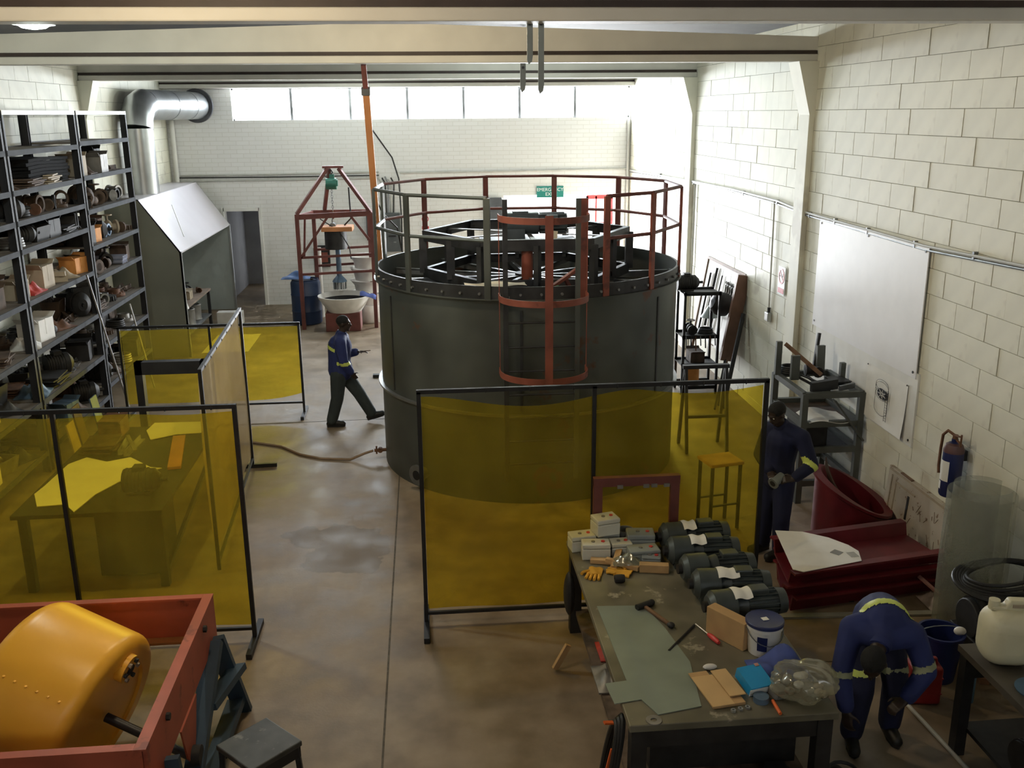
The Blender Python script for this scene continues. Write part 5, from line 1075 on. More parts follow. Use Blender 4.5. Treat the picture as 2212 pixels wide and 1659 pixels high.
# grey-green plate with a notched tab
one('steel_sheet', MB().prism([(1.22, 6.53, 0), (1.58, 6.50, 0), (1.66, 6.15, 0), (1.72, 5.70, 0), (1.655, 5.19, 0), (1.36, 5.13, 0), (1.29, 5.30, 0), (1.11, 5.27, 0), (1.09, 5.50, 0), (1.24, 5.52, 0)], (0, 0, 0.006)), mat('plate_green', (0.235, 0.275, 0.235), 0.5, 0.15, 0.12, 3.0), 'grey-green steel sheet with a notched tab on the workbench', 'steel sheet', loc=(0, 0, TZ0))
# stack of pale switch boxes
mat('box_pale', (0.60, 0.60, 0.53), 0.5, 0, 0.05); mat('box_mid', (0.28, 0.31, 0.31), 0.5, 0, 0.08)
def swbox(label, loc, rz, m_='box_pale', s=(0.22, 0.15, 0.14)):
    t = thing('control_box', label, 'control box', loc, rz, 'small control boxes on the bench')
    MB().bb(-s[0]/2, s[0]/2, -s[1]/2, s[1]/2, 0, s[2]*0.7).build('case', m_, t, bevel=0.008); MB().bb(-s[0]/2, s[0]/2, -s[1]/2, s[1]/2, s[2]*0.72, s[2]).build('lid', m_, t, bevel=0.01)
    MB().cyl((s[0]*0.25, 0, s[2]), (s[0]*0.25, 0, s[2]+0.008), 0.016, None, 12).build('button', 'gate_red', t, True); MB().cyl((-s[0]*0.1, 0, s[2]), (-s[0]*0.1, 0, s[2]+0.008), 0.016, None, 12).build('button', 'i_grey', t, True)
swbox('pale control box at the far left corner of the workbench', (1.27, 7.56, TZ0), R(8))
swbox('pale control box in front of the far left corner one', (1.36, 7.38, TZ0), R(-4), s=(0.24, 0.14, 0.14))
swbox('pale control box at the back of the bench, right of the corner one', (1.50, 7.62, TZ0), R(-10))
swbox('pale control box perched on top of the others', (1.47, 7.55, TZ0+0.145), R(14), s=(0.21, 0.17, 0.15))
swbox('pale control box beside the small stick pile', (1.58, 7.42, TZ0), R(3), s=(0.18, 0.14, 0.12))
swbox('grey control box with a pale lid by the red frame', (1.77, 7.50, TZ0), R(-6), 'box_mid', (0.24, 0.17, 0.16))
swbox('low grey control box before the pale-lidded one', (1.75, 7.29, TZ0), R(4), 'box_mid', (0.26, 0.16, 0.11))
swbox('small grey control box nearest the wood block', (1.80, 7.14+0.06, TZ0), R(-14), 'box_mid', (0.16, 0.1, 0.08))
# red window frame standing on the bench
fr = thing('window_surround', 'dark red rectangular steel frame standing at the back of the bench', 'frame', (1.76, 7.66, TZ0))
for nm, b6 in (('stile', (-0.38, -0.30, -0.02, 0.02, 0, 0.60)), ('stile', (0.30, 0.38, -0.02, 0.02, 0, 0.60)), ('rail', (-0.38, 0.38, -0.03, 0.03, 0.53, 0.61)), ('rail', (-0.38, 0.38, -0.03, 0.03, 0.0, 0.07))): MB().bb(*b6).build(nm, 'red_oxide_dark', fr)
for x in (-0.15, 0.08, 0.15, 0.26): MB().box((x, -0.035, 0.53), (0.05, 0.02, 0.03)).build('clip', 'i_grey', fr)
one('dark_offcut', MB().prism([(0, 0, 0), (0.30, 0, 0), (0.62, -0.05, 0.05), (0.62, -0.05, 0.02), (0.3, 0, -0.0)], (0, 0.03, 0.07)), 'i_dark', 'black plate offcut leaning behind the motors', 'offcut', loc=(1.86, 7.58, TZ0+0.02))
one('cup', MB().lathe([(0, 0), (0.06, 0), (0.075, 0.14), (0.07, 0.14), (0.055, 0.01), (0, 0.01)], 20), 'i_grey', 'dull grey pot at the foot of the red frame', 'pot', None, True, loc=(1.66, 7.61, TZ0))
# five gear motors in a row
mat('motor_grey', (0.062, 0.074, 0.074), 0.42, 0.15, 0.25, 5)
def gearmotor(label, loc, rz, tagged):
    t = thing('gear_motor', label, 'motor', loc, rz, 'row of gear motors on the bench'); t.scale = (0.86, 0.86, 0.80)
    b = MB(); b.cyl((-0.33, 0, 0.15), (-0.14, 0, 0.15), 0.145, None, 24); b.cyl((-0.37, 0, 0.15), (-0.33, 0, 0.15), 0.10, 0.14, 24); b.bb(-0.32, -0.12, -0.13, 0.13, 0.0, 0.10); b.build('gearbox', 'motor_grey', t, True)
    b = MB(); b.cyl((-0.14, 0, 0.15), (-0.04, 0, 0.15), 0.10, 0.125, 24); b.build('adapter', 'motor_grey', t, True)
    b = MB(); b.cyl((-0.04, 0, 0.15), (0.24, 0, 0.15), 0.105, None, 24)
    for k in range(18):
        a = 2*PI*k/18; b.box((0.10, 0.118*math.cos(a), 0.15+0.118*math.sin(a)), (0.27, 0.03, 0.008), (a, 0, 0))
    b.build('motor', 'motor_grey', t, True)
    MB().cyl((0.24, 0, 0.15), (0.32, 0, 0.15), 0.125, 0.115, 24).build('fan_cowl', 'motor_grey', t, True)
    MB().bb(0.0, 0.16, -0.06, 0.06, 0.25, 0.31).build('terminal_box', 'motor_grey', t, bevel=0.012)
    MB().cyl((-0.41, 0, 0.15), (-0.37, 0, 0.15), 0.05, None, 16).build('shaft_end', 'i_dark', t, True)
    MB().bb(-0.06, 0.20, -0.10, 0.10, 0.0, 0.05).build('foot', 'motor_grey', t)
    if tagged: MB().sheet(lambda u, v: (-0.16+tagged*u, -0.10+0.20*v, 0.302-0.35*(v-0.5)**2*0.5+0.01*math.sin(7*u)), 8, 8, (0, 0, 0.002)).build('paper_wrap', 'paper', t, True)
    return t
for k, (y, x, rz, tg) in enumerate(((7.48, 2.26, 3, 0.13), (7.18, 2.25, -2, 0.15), (6.86, 2.28, 2, 0.0), (6.57, 2.30, -4, 0.19), (6.25, 2.31, 4, 0.16))):
    gearmotor('%s grey gear motor %s in the row on the bench' % (('farthest', 'second farthest', 'middle', 'second nearest', 'nearest')[k], ('with a paper tag', 'with a wrinkled paper tag', 'without a tag', 'with a long paper wrap', 'with a paper cover')[k]), (x, y, TZ0), R(rz), tg)
# small things on the bench top
def glove(label, loc, rz):
    t = thing('work_glove', label, 'glove', loc, rz)
    mat('glove_orange', (0.70, 0.36, 0.035), 0.8, 0, 0.15, 8)
    b = MB(); b.sheet(lambda u, v: (-0.06+0.12*u, -0.10+0.13*v, 0.015+0.012*math.sin(PI*u)+0.006*math.sin(9*u+5*v)), 8, 8, (0, 0, -0.013)); b.build('palm', 'glove_orange', t, True)
    for k in range(4): MB().tube([(-0.045+0.03*k, 0.02, 0.014), (-0.05+0.033*k, 0.07, 0.018), (-0.052+0.035*k, 0.11-0.012*abs(k-1.4), 0.012)], 0.013, 7).build('finger', 'glove_orange', t, True)
    MB().tube([(0.05, -0.04, 0.014), (0.09, 0.0, 0.016), (0.10, 0.03, 0.013)], 0.013, 7).build('thumb', 'glove_orange', t, True)
glove('orange work glove lying flat on the bench near the left edge', (1.29, 7.05, TZ0), R(160)); glove('crumpled orange work glove beside the black roller', (1.50, 7.06, TZ0), R(60))
one('black_roller', MB().lathe([(0.012, 0), (0.03, 0), (0.034, 0.02), (0.034, 0.06), (0.03, 0.08), (0.012, 0.08)], 20, M=Matrix.Rotation(R(90), 4, 'Y')), 'i_dark', 'small black roller wheel in front of the crumpled glove', 'wheel', None, True, loc=(1.43, 6.90, TZ0+0.035))
one('wood_block', MB().box((0, 0, 0.035), (0.24, 0.07, 0.07), (0, 0, R(-12))), 'timber', 'light wooden block lying before the motors', 'wood block', bevel=0.004, loc=(1.79, 7.06, TZ0))
for k, (p, q, w, lb) in enumerate((((1.30, 7.28, 0.02), (1.55, 7.20, 0.03), 0.06, 'thick pale wooden stick beside the control boxes'), ((1.46, 7.10, 0.03), (1.56, 7.36, 0.06), 0.05, 'pale wooden stick lying across another on the bench'), ((1.42, 7.22, 0.05), (1.66, 7.06, 0.03), 0.04, 'thin pale wooden stick pointing at the wood block'))):
    one('timber_stick', MB().bar((p[0], p[1], TZ0+p[2]), (q[0], q[1], TZ0+q[2]), w, 0.035), 'timber', lb, 'stick', 'sticks on the bench')
one('plastic_wrap', MB().sheet(lambda u, v: (-0.12+0.24*u, -0.08+0.16*v, 0.02+0.05*math.sin(PI*u)*math.sin(PI*v)*(1+0.6*math.sin(14*u+9*v))), 14, 12, (0, 0, 0.002)), 'poly_bag', 'crumpled clear plastic wrap among the wooden sticks', 'plastic wrap', None, True, loc=(1.58, 7.16, TZ0+0.03))
hm = thing('hammer', 'ball hammer with a dark handle lying on the bench', 'hammer', (1.57, 6.47, TZ0))
MB().bar((0, 0, 0.02), (0.13, -0.29, 0.018), 0.028, 0.022).build('handle', 'timber_dark', hm, bevel=0.006); b = MB(); b.cyl((-0.06, -0.03, 0.025), (0.06, 0.03, 0.025), 0.024, None, 12); b.ball((0.07, 0.035, 0.025), 0.026); b.build('head', 'i_dark', hm, True); MB().ball((0.135, -0.30, 0.02), (0.03, 0.03, 0.02)).build('butt', 'i_dark', hm, True)
one('thin_rod', MB().cyl((1.61, 5.85, TZ0+0.008), (1.88, 6.17, TZ0+0.008), 0.008, None, 8), 'i_dark', 'thin dark rod lying between sheet and screwdriver', 'rod', None, True)
sdv = thing('screwdriver', 'screwdriver with a red handle lying on the bench', 'screwdriver', (1.89, 6.17, TZ0))
MB().cyl((0, 0, 0.015), (0.055, -0.16, 0.015), 0.006, None, 8).build('shank', 'bright_steel', sdv, True); MB().tube([(0.052, -0.15, 0.016), (0.062, -0.18, 0.018), (0.085, -0.25, 0.018), (0.092, -0.275, 0.017)], [0.012, 0.019, 0.018, 0.013], 10).build('handle', 'gate_red', sdv, True)
one('brown_carton', MB().box((0, 0, 0.105), (0.09, 0.34, 0.21), (0, 0, R(33))), 'cardboard', 'closed brown carton beside the paint pail', 'box', bevel=0.004, loc=(2.07, 5.96, TZ0))
pl = thing('paint_pail', 'white plastic pail with a dark blue lid on the bench', 'pail', (2.27, 5.80, TZ0))
MB().lathe([(0, 0), (0.105, 0), (0.118, 0.19), (0.126, 0.19), (0.126, 0.215), (0.115, 0.22), (0, 0.22)], 36).build('body', 'i_white', pl, True)
MB().lathe([(0.118, 0.218), (0.132, 0.218), (0.134, 0.24), (0.128, 0.247), (0.115, 0.243), (0, 0.242)], 36).build('lid', mat('lid_blue', (0.03, 0.04, 0.13), 0.45), pl, True)
MB().lathe([(0.112, 0.05), (0.119, 0.16)], 10, a0=R(228), a1=R(262)).build('label', 'ext_blue', pl); MB().box((0.0, 0.0, 0.245), (0.045, 0.04, 0.003), (0, 0, 0.2)).build('price_tag', 'paper', pl); MB().tube([(0.128*math.cos(t), 0.128*math.sin(t), 0.19-0.09*math.sin(t-PI)) for t in [PI+PI*q/12 for q in range(13)]], 0.004, 6).build('handle', 'grey_steel', pl, True)
ct = thing('flattened_carton', 'flattened tan carton lying near the front edge of the bench', 'box', (1.82, 5.33, TZ0), R(8))
MB().bb(-0.13, 0.02, -0.17, 0.17, 0.02, 0.026).build('panel', mat('card_tan', (0.62, 0.41, 0.19), 0.7, 0, 0.06), ct); MB().bb(0.02, 0.13, -0.10, 0.20, 0.03, 0.036).build('panel', 'card_tan', ct); MB().bb(-0.12, 0.10, -0.16, 0.16, 0.0, 0.018).build('panel', 'cardboard', ct); MB().bb(-0.13, -0.0, 0.17, 0.22, 0.02, 0.026).build('flap', 'cardboard', ct)
one('white_foil', MB().ball((0, 0, 0.02), (0.05, 0.025, 0.02)), 'i_white', 'crumpled white foil above the tan carton', 'foil', None, True, loc=(1.83, 5.60, TZ0))
bx = thing('blue_box', 'small bright blue and white box tilted beside the tan carton', 'box', (2.06, 5.37, TZ0), R(14))
MB().box((0, 0, 0.05), (0.17, 0.19, 0.075), (R(14), 0, 0)).build('box', mat('cyan_box', (0.02, 0.30, 0.62), 0.45, 0, 0.05), bx); MB().box((-0.02, -0.095, 0.03), (0.15, 0.004, 0.05), (R(14), 0, 0)).build('white_side', 'paper', bx); MB().box((0.06, 0.075, 0.108), (0.03, 0.025, 0.004), (R(14), 0, 0)).build('sticker', 'pinkish', bx)
one('paper_ball', MB().ball((0, 0, 0.03), (0.03, 0.035, 0.03)), 'i_white', 'white paper ball behind the blue box', 'paper', None, True, loc=(2.19, 5.42, TZ0))
one('dark_tin', MB().lathe([(0, 0), (0.05, 0), (0.05, 0.04), (0, 0.045)], 20), 'i_blue', 'flat dark tin in front of the blue box', 'tin', None, True, loc=(2.05, 5.21, TZ0))
one('small_stone', MB().box((0, 0, 0.035), (0.11, 0.09, 0.07), (0.1, 0.1, 0.3)), 'i_grey', 'grey oilstone right of the blue box', 'stone', bevel=0.015, loc=(2.18, 5.25, TZ0))
one('orange_marker', MB().cyl((2.12, 5.19, TZ0+0.012), (2.12, 5.05, TZ0+0.012), 0.011, None, 10), mat('marker_orange', (0.75, 0.14, 0.03), 0.5), 'orange marker pointing off the front edge of the bench', 'marker', None, True)
one('blue_cloth', MB().sheet(lambda u, v: (-0.19+0.38*u, -0.12+0.28*v, 0.015+0.17*math.sin(PI*u)*math.sin(PI*v)**0.7*(0.8+0.4*math.sin(8*u+4*v))), 18, 14, (0, 0, -0.012)), 'rag_blue', 'heaped dark blue cloth beside the clear bag', 'cloth', None, True, loc=(2.28, 5.50, TZ0+0.004))
bg_ = MB()
bg_.ball((0, 0, 0), (0.20, 0.165, 0.11), 48, 28)
rs = random.Random(9); ph = [rs.uniform(0, 6) for _ in range(6)]
bg_.v = [p*(1+0.10*math.sin(29*p.x+ph[0]+21*p.z)+0.09*math.sin(43*p.y+ph[1]+27*p.x)+0.07*abs(math.sin(61*p.z+39*p.x+ph[2]))) for p in bg_.v]
pb = thing('plastic_bag', 'puffy clear plastic bag of small parts at the bench corner', 'bag', (2.33, 5.24, TZ0+0.11))
bg_.build('skin', 'poly_bag', pb, True)
for k in range(9): MB().ball((0.11*math.cos(k*2.2), 0.09*math.sin(k*1.7), -0.05+0.02*(k % 3)), (0.035, 0.03, 0.025), 8, 6).build('part', ('i_beige', 'i_grey', 'i_white')[k % 3], pb, True)
for k in range(3): one('bolt_nut', MB().lathe([(0.008, 0), (0.018, 0), (0.018, 0.014), (0.008, 0.014), (0.008, 0)], 6), 'bright_steel', '%s bright nut in front of the tan carton' % ('leftmost', 'middle', 'rightmost')[k], 'nut', 'nuts on the bench', loc=(1.84+0.05*k, 5.12+0.012*k, TZ0))
one('washer', MB().lathe([(0.02, 0), (0.05, 0), (0.05, 0.006), (0.02, 0.006), (0.02, 0)], 24), 'i_grey', 'big grey washer at the near left corner of the bench', 'washer', loc=(1.32, 5.08, TZ0))
# hanging and lying under the bench
hs = thing('hose_loop', 'loop of black hose with an orange strap hanging at the bench corner', 'hose', (1.08, 5.30, 0.10))
for k in range(3): MB().tube([(0.02*k+0.05*math.cos(t), 0.10*math.sin(t), 0.30+0.30*math.cos(t)+0.02*k) for t in [2*PI*q/24 for q in range(24)]], 0.018, 7, True).build('turn', 'cable_black', hs, True)
MB().bar((-0.04, -0.08, 0.18), (0.02, -0.07, 0.45), 0.035, 0.012, (0, 1, 0)).build('strap', 'marker_orange', hs); MB().bar((-0.03, 0.0, 0.60), (0.06, 0.02, 0.58), 0.03, 0.012).build('strap', 'marker_orange', hs)
one('black_bag', MB().ball((0, 0, 0.56), (0.05, 0.10, 0.20), 16, 10), 'i_dark', 'black cloth bag hanging on the far left leg of the bench', 'bag', None, True, loc=(1.125, 7.30, 0.0))
one('wood_offcut', MB().box((0, 0, 0.10), (0.05, 0.03, 0.24), (0.1, R(28), 0.3)), 'timber', 'light wood offcut propped against the bench leg', 'offcut', loc=(1.02, 7.02, 0.03))
for k, (x, y, z, kind, m_, s, lb) in enumerate(((1.42, 6.9, 0.225, 'rag_heap', 'i_red', 0.7, 'red rag on the bench lower shelf'), (1.36, 6.5, 0.225, 'rag_heap', 'i_grey', 0.9, 'grey rag on the bench lower shelf'), (1.3, 5.25, 0.0, 'parts_tub', 'i_grey', 1.0, 'grey tub on the floor at the near bench leg'), (2.2, 5.2, 0.0, 'motor_casing', 'i_dark', 1.2, 'black motor on the floor under the front of the bench'), (2.62, 5.15, 0.0, 'gate_valve', 'i_dark', 1.3, 'black valve on the floor beside the bench front leg'), (1.75, 5.0, 0.0, 'timber_blocks', 'i_brown', 1.0, 'brown timber blocks on the floor under the bench front'))):
    o = bpy.data.objects.new(kind, kmesh(kind, m_)); COL.objects.link(o); o.location = (x, y, z+0.001); o.scale = (s, s, s); tag(o, lb, KINDS[kind][2])

# ------------------------------------------------------------------ foreground left: orange drum in a red frame, blue stand, black stool
mat('tray_red', (0.40, 0.085, 0.045), 0.5, 0.05, 0.15, 3, 0.0, (0.24, 0.05, 0.03), 0.0, 4.0); mat('drum_orange', (0.93, 0.47, 0.045), 0.36, 0, 0.06, 2.0)
mat('stand_blue', (0.030, 0.055, 0.085), 0.5, 0.1, 0.2, 3); mat('tray_inner', (0.28, 0.11, 0.03), 0.6, 0, 0.2, 4)
fr = thing('drum_cradle', 'red steel cradle frame on a dark blue stand in the left foreground', 'cradle', (-2.65, 5.82, 0))
x0, x1, y0, y1, z0, z1 = -1.10, 0.95, -0.92, 0.92, 0.66, 1.0
for nm, p, q in (('side_plate', (x1, y0, 0), (x1, y1, 0)), ('side_plate', (x0, y0, 0), (x0, y1, 0))): MB().bb(p[0]-0.012, p[0]+0.012, y0, y1, z0, z1).build(nm, 'tray_red', fr)
for y in (y0, y1): MB().bb(x0+0.013, x1-0.013, y-0.012, y+0.012, z0, z1).build('end_plate', 'tray_red', fr)
for nm, b6 in (('rim', (x1-0.06, x1+0.012, y0-0.012, y1+0.012, z1, z1+0.012)), ('rim', (x0-0.012, x0+0.06, y0-0.012, y1+0.012, z1, z1+0.012)), ('rim', (x0+0.061, x1-0.061, y1-0.05, y1+0.012, z1, z1+0.012)), ('rim', (x0+0.061, x1-0.061, y0-0.012, y0+0.05, z1, z1+0.012))): MB().bb(*b6).build(nm, 'tray_red', fr)
MB().bb(x0+0.02, x1-0.02, y1-0.10, y1-0.02, z0, z0+0.02).build('inner_ledge', 'tray_inner', fr); MB().bb(x0+0.02, x1-0.02, y0+0.02, y0+0.12, z0, z0+0.02).build('inner_ledge', 'tray_inner', fr)
MB().prism([(x1+0.013, 0.15, z0), (x1+0.013, -0.28, z0), (x1+0.013, -0.20, z0-0.26), (x1+0.013, -0.08, z0-0.40), (x1+0.013, 0.04, z0-0.24)], (0.012, 0, 0)).build('lug', 'tray_red', fr)
for y in (-0.5, 0.55): MB().cyl((x1, y, z1-0.07), (x1+0.035, y, z1-0.07), 0.025, None, 6).build('bolt', 'i_dark', fr, True)
MB().bb(x0+0.014, x0+0.08, 0.38, 0.70, z0, 1.24).build('bearing', 'dark_steel', fr)
for p, q in (((x1+0.03, 0.78, 0.72), (x1+0.16, 0.90, 0.0)), ((x1+0.03, 0.72, 0.72), (x1+0.03, -0.55, 0.0)), ((x1+0.05, 0.30, 0.44), (x1+0.16, 0.86, 0.42)), ((x0, 0.8, 0.72), (x0, 0.8, 0)), ((x0, -0.8, 0.72), (x0, -0.8, 0)), ((x1+0.03, -0.62, 0.72), (x1+0.10, -0.66, 0.0)), ((x1+0.12, 0.86, 0.12), (x1+0.08, -0.6, 0.12))):
    MB().bar(p, q, 0.05, 0.13, (1, 0, 0.2)).build('stand_leg', 'stand_blue', fr)
MB().cyl((x1+0.02, -0.09, 0.34), (x1+0.08, -0.09, 0.34), 0.07, None, 18).build('pivot', 'i_dark', fr, True)
dm = thing('orange_drum', 'big glossy orange steel drum tilted in the red cradle', 'drum', (-2.594, 6.008, 0.681))
ax = Vector((0.898, -0.275, -0.343)).normalized(); sdv_ = Vector((0, 0, 1)).cross(ax).normalized(); up = ax.cross(sdv_)
DM = Matrix(((sdv_.x, up.x, ax.x, 0), (sdv_.y, up.y, ax.y, 0), (sdv_.z, up.z, ax.z, 0), (0, 0, 0, 1)))
r0, Lh, f_ = 0.571, 0.358, 0.12
prof = [(0, -Lh-0.03), (r0*0.5, -Lh-0.02)]+[(r0-f_+f_*math.sin(t), -Lh+f_-f_*math.cos(t)) for t in [PI/2*k/7 for k in range(8)]]+[(r0-f_*0.7+f_*0.7*math.cos(t), Lh-f_*0.7+f_*0.7*math.sin(t)) for t in [PI/2*k/7 for k in range(8)]]+[(r0*0.72, Lh+0.0), (r0*0.70, Lh-0.02), (0, Lh-0.02)]
MB().lathe(prof, 72, M=DM).build('shell', 'drum_orange', dm, True)
rv = MB().ball((0, 0, 0), (0.012, 0.012, 0.006), 8, 5).mesh('rivet', 'drum_orange')
for k in range(7):
    p = DM @ Vector((-r0*math.cos(R(42)), r0*math.sin(R(42)), -0.25+0.08*k)); piece('rivet', rv, p, dm)
fl = MB(); c_ = DM @ Vector((0.10, 0.36, Lh-0.02))
fl.cyl(c_-ax*0.02, c_+ax*0.06, 0.10, None, 24); bo = fl.build('boss', 'drum_orange', dm, True)
for k in range(6):
    p = c_+ax*0.06+(DM @ Vector((0.07*math.cos(k*PI/3), 0.07*math.sin(k*PI/3), 0))); MB().cyl(p-ax*0.005, p+ax*0.02, 0.016, None, 6).build('stud', ('i_beige', 'i_dark')[k % 2], bo)
MB().cyl(c_+ax*0.061, c_+ax*0.066, 0.04, None, 16).build('bore', 'i_dark', bo, True)
MB().cyl(ax*Lh, ax*(Lh+0.66), 0.032, None, 18).build('trunnion', 'dark_steel', dm, True); MB().cyl(-ax*Lh, -ax*(Lh+0.88), 0.05, None, 18).build('trunnion', 'dark_steel', dm, True)
so = thing('step_stool', 'low black stool with a worn square top in the left foreground', 'stool', (-1.205, 5.60, 0), R(44))
MB().bb(-0.20, 0.20, -0.20, 0.20, 0.46, 0.50).build('seat', mat('stool_top', (0.045, 0.045, 0.042), 0.45, 0.1, 0.4, 5, 0.0, (0.14, 0.13, 0.12), 0.0, 7.0), so, bevel=0.008)
for x in (-0.17, 0.17):
    for y in (-0.17, 0.17): MB().bar((x, y, 0.46), (x*1.15, y*1.15, 0), 0.035, 0.035).build('leg', 'black_steel', so)
for s in (-1, 1): MB().bar((-0.18, s*0.18, 0.2), (0.18, s*0.18, 0.2), 0.025, 0.025).build('stretcher', 'black_steel', so); MB().bb(-0.19, 0.19, s*0.18-0.01, s*0.18+0.01, 0.38, 0.46).build('apron', 'black_steel', so)

# ------------------------------------------------------------------ floor clutter between the screens
one('air_hose', MB().tube([(-0.79, 12.31, 0.14), (-0.90, 12.33, 0.10), (-1.10, 12.33, 0.02), (-1.5, 12.42, 0.015), (-1.8, 12.62, 0.015), (-2.1, 12.98, 0.015), (-2.5, 13.2, 0.015), (-2.9, 13.2, 0.015)], 0.017, 8), mat('hose_tan', (0.25, 0.17, 0.11), 0.6), 'tan hose curving over the floor to the tank valve', 'hose', None, True)
one('floor_pedal', MB().box((0, 0, 0.03), (0.30, 0.10, 0.05)), 'i_dark', 'dark timber foot lying on the floor behind the tank edge', 'block', loc=(-0.85, 16.6, 0))
# machine bay behind the left yellow screen: bench with white sheets, timber, dark cabinet and a black portal frame
lb_ = thing('low_bench', 'dark steel work table behind the left yellow screen', 'bench', (-3.25, 9.75, 0))
MB().bb(-0.80, 0.62, -0.85, 1.85, 0.78, 0.82).build('table_top', 'i_dark', lb_)
for x, y in ((-0.7, -0.8), (0.57, -0.8), (-0.7, 1.7), (0.57, 1.7)): MB().bb(x-0.04, x+0.04, y-0.04, y+0.04, 0, 0.78).build('leg', 'i_dark', lb_)
MB().bb(-0.1, 0.50, -0.65, 0.0, 0.05, 0.76).build('cabinet', 'black_steel', lb_, bevel=0.01)
MB().bar((0.57, -0.75, 0.12), (0.57, 1.6, 0.55), 0.04, 0.05).build('brace', 'dark_steel', lb_)
one('white_sheet', MB().prism([(-4.02, 9.44, 0), (-4.0, 9.66, 0), (-3.98, 10.3, 0), (-3.85, 10.5, 0), (-3.58, 10.33, 0), (-3.36, 10.45, 0), (-3.05, 10.10, 0), (-2.92, 10.06, 0), (-3.22, 9.80, 0), (-3.40, 9.36, 0), (-3.46, 8.92, 0), (-3.61, 9.13, 0), (-3.87, 9.10, 0)][::-1], (0, 0, 0.008)), 'paper', 'jagged white paper sheet on the table behind the left screen', 'paper', loc=(0, 0, 0.825))
one('white_sheet', MB().prism([(-3.44, 11.40, 0), (-3.30, 11.05, 0), (-3.05, 11.22, 0), (-2.76, 11.25, 0), (-2.80, 11.68, 0), (-3.42, 11.70, 0)], (0, 0, 0.008)), 'paper', 'small white paper sheet at the far end of that table', 'paper', loc=(0, 0, 0.825))
one('orange_plank', MB().bar((-2.78, 10.02, 0.84), (-2.98, 11.1, 0.84), 0.14, 0.03), 'orange_paint', 'orange-brown plank lying between the two white sheets', 'plank')
for k, (x, y, kind, m_, s, lb) in enumerate(((-3.78, 10.85, 'plate_stack', 'i_brown', 1.0, 'brown plates on the table behind the left screen'), (-3.45, 10.8, 'angle_offcuts', 'i_grey', 1.0, 'grey offcuts on the table behind the left screen'), (-2.95, 9.4, 'motor_casing', 'i_dark', 1.0, 'black motor on the table behind the left screen'), (-3.8, 11.35, 'carton', 'i_rust', 1.0, 'rust-brown carton on the table behind the left screen'))):
    o = bpy.data.objects.new(kind, kmesh(kind, m_)); COL.objects.link(o); o.location = (x, y, 0.822); o.scale = (s, s, s); tag(o, lb, KINDS[kind][2])
pf = thing('portal_frame', 'black steel portal frame standing between the yellow screens', 'frame', (-3.10, 11.95, 0))
for nm, b6 in (('leg', (-0.55, -0.46, -0.06, 0.06, 0, 1.56)), ('leg', (0.25, 0.34, -0.06, 0.06, 0, 1.56)), ('head', (-0.55, 0.34, -0.06, 0.06, 1.40, 1.56))): MB().bb(*b6).build(nm, 'black_steel', pf)
one('black_post', MB().ang((-2.68, 11.62, 0), (-2.68, 11.62, 1.60), 0.09, 0.012, (0, 1, 0)), 'black_steel', 'black angle post beside the portal frame', 'post')
# ------------------------------------------------------------------ people
mat('skin_dark', (0.032, 0.019, 0.013), 0.5, 0, 0.12, 6); mat('hair_black', (0.006, 0.006, 0.006), 0.85, 0, 0.2, 30, 0.3)
mat('overall_blue', (0.016, 0.026, 0.115), 0.8, 0, 0.18, 5, 0.1); mat('overall_navy', (0.007, 0.010, 0.040), 0.85, 0, 0.18, 5, 0.1); mat('trouser_grey', (0.032, 0.042, 0.045), 0.85, 0, 0.2, 6, 0.1)
mat('boot_black', (0.010, 0.010, 0.010), 0.55, 0, 0.2, 6); mat('reflective_lime', (0.62, 0.72, 0.16), 0.5, 0, 0.08, 9); mat('reflective_dull', (0.30, 0.32, 0.20), 0.55, 0, 0.1, 9)
def capsule(mb, a, b, ra, rb, n=12):
    a, b = Vector(a), Vector(b)
    if (b-a).length > 1e-5: mb.cyl(a, b, ra, rb, n)
    mb.ball(a, ra, n, 8); mb.ball(b, rb, n, 8)
def chain(mb, pts, rad):
    for i in range(len(pts)-1): capsule(mb, pts[i], pts[i+1], rad[i], rad[i+1])
def fuse(mb, name, m_, parent, voxel, smooth=6):
    """union of overlapping solids turned into one continuous skin"""
    me = mb.mesh(name, m_); o = bpy.data.objects.new(name, me); COL.objects.link(o)
    r_ = o.modifiers.new('fuse', 'REMESH'); r_.mode = 'VOXEL'; r_.voxel_size = voxel; r_.use_smooth_shade = True
    if smooth:
        s = o.modifiers.new('soften', 'SMOOTH'); s.factor = 0.5; s.iterations = smooth
    dg = bpy.context.evaluated_depsgraph_get(); me2 = bpy.data.meshes.new_from_object(o.evaluated_get(dg)); o.modifiers.clear(); o.data = me2
    if not me2.materials: me2.materials.append(MATS[m_])
    for p in me2.polygons: p.use_smooth = True
    o.parent = parent; o.matrix_parent_inverse = wm(parent).inverted()
    return o
def band(src, name, m_, parent, p, n, hw, c=None, rad=9, off=0.004):
    """strip of reflective tape: the faces of a garment between two planes, lifted off it"""
    p, n = Vector(p), Vector(n).normalized(); me = src.data; vs = {}; fs = []; out = []
    nrm = [v.normal.copy() for v in me.vertices]
    for f in me.polygons:
        q = f.center
        if abs((q-p).dot(n)) < hw and (c is None or (q-Vector(c)).length < rad):
            idx = []
            for i in f.vertices:
                if i not in vs: vs[i] = len(out); out.append(me.vertices[i].co+nrm[i]*off)
                idx.append(vs[i])
            fs.append(idx)
    if not fs: return None
    m2 = bpy.data.meshes.new(name); m2.from_pydata([tuple(v) for v in out], [], fs); m2.materials.append(MATS[m_])
    for f in m2.polygons: f.use_smooth = True
    o = bpy.data.objects.new(name, m2); COL.objects.link(o); o.parent = parent; o.matrix_parent_inverse = wm(parent).inverted()
    return o
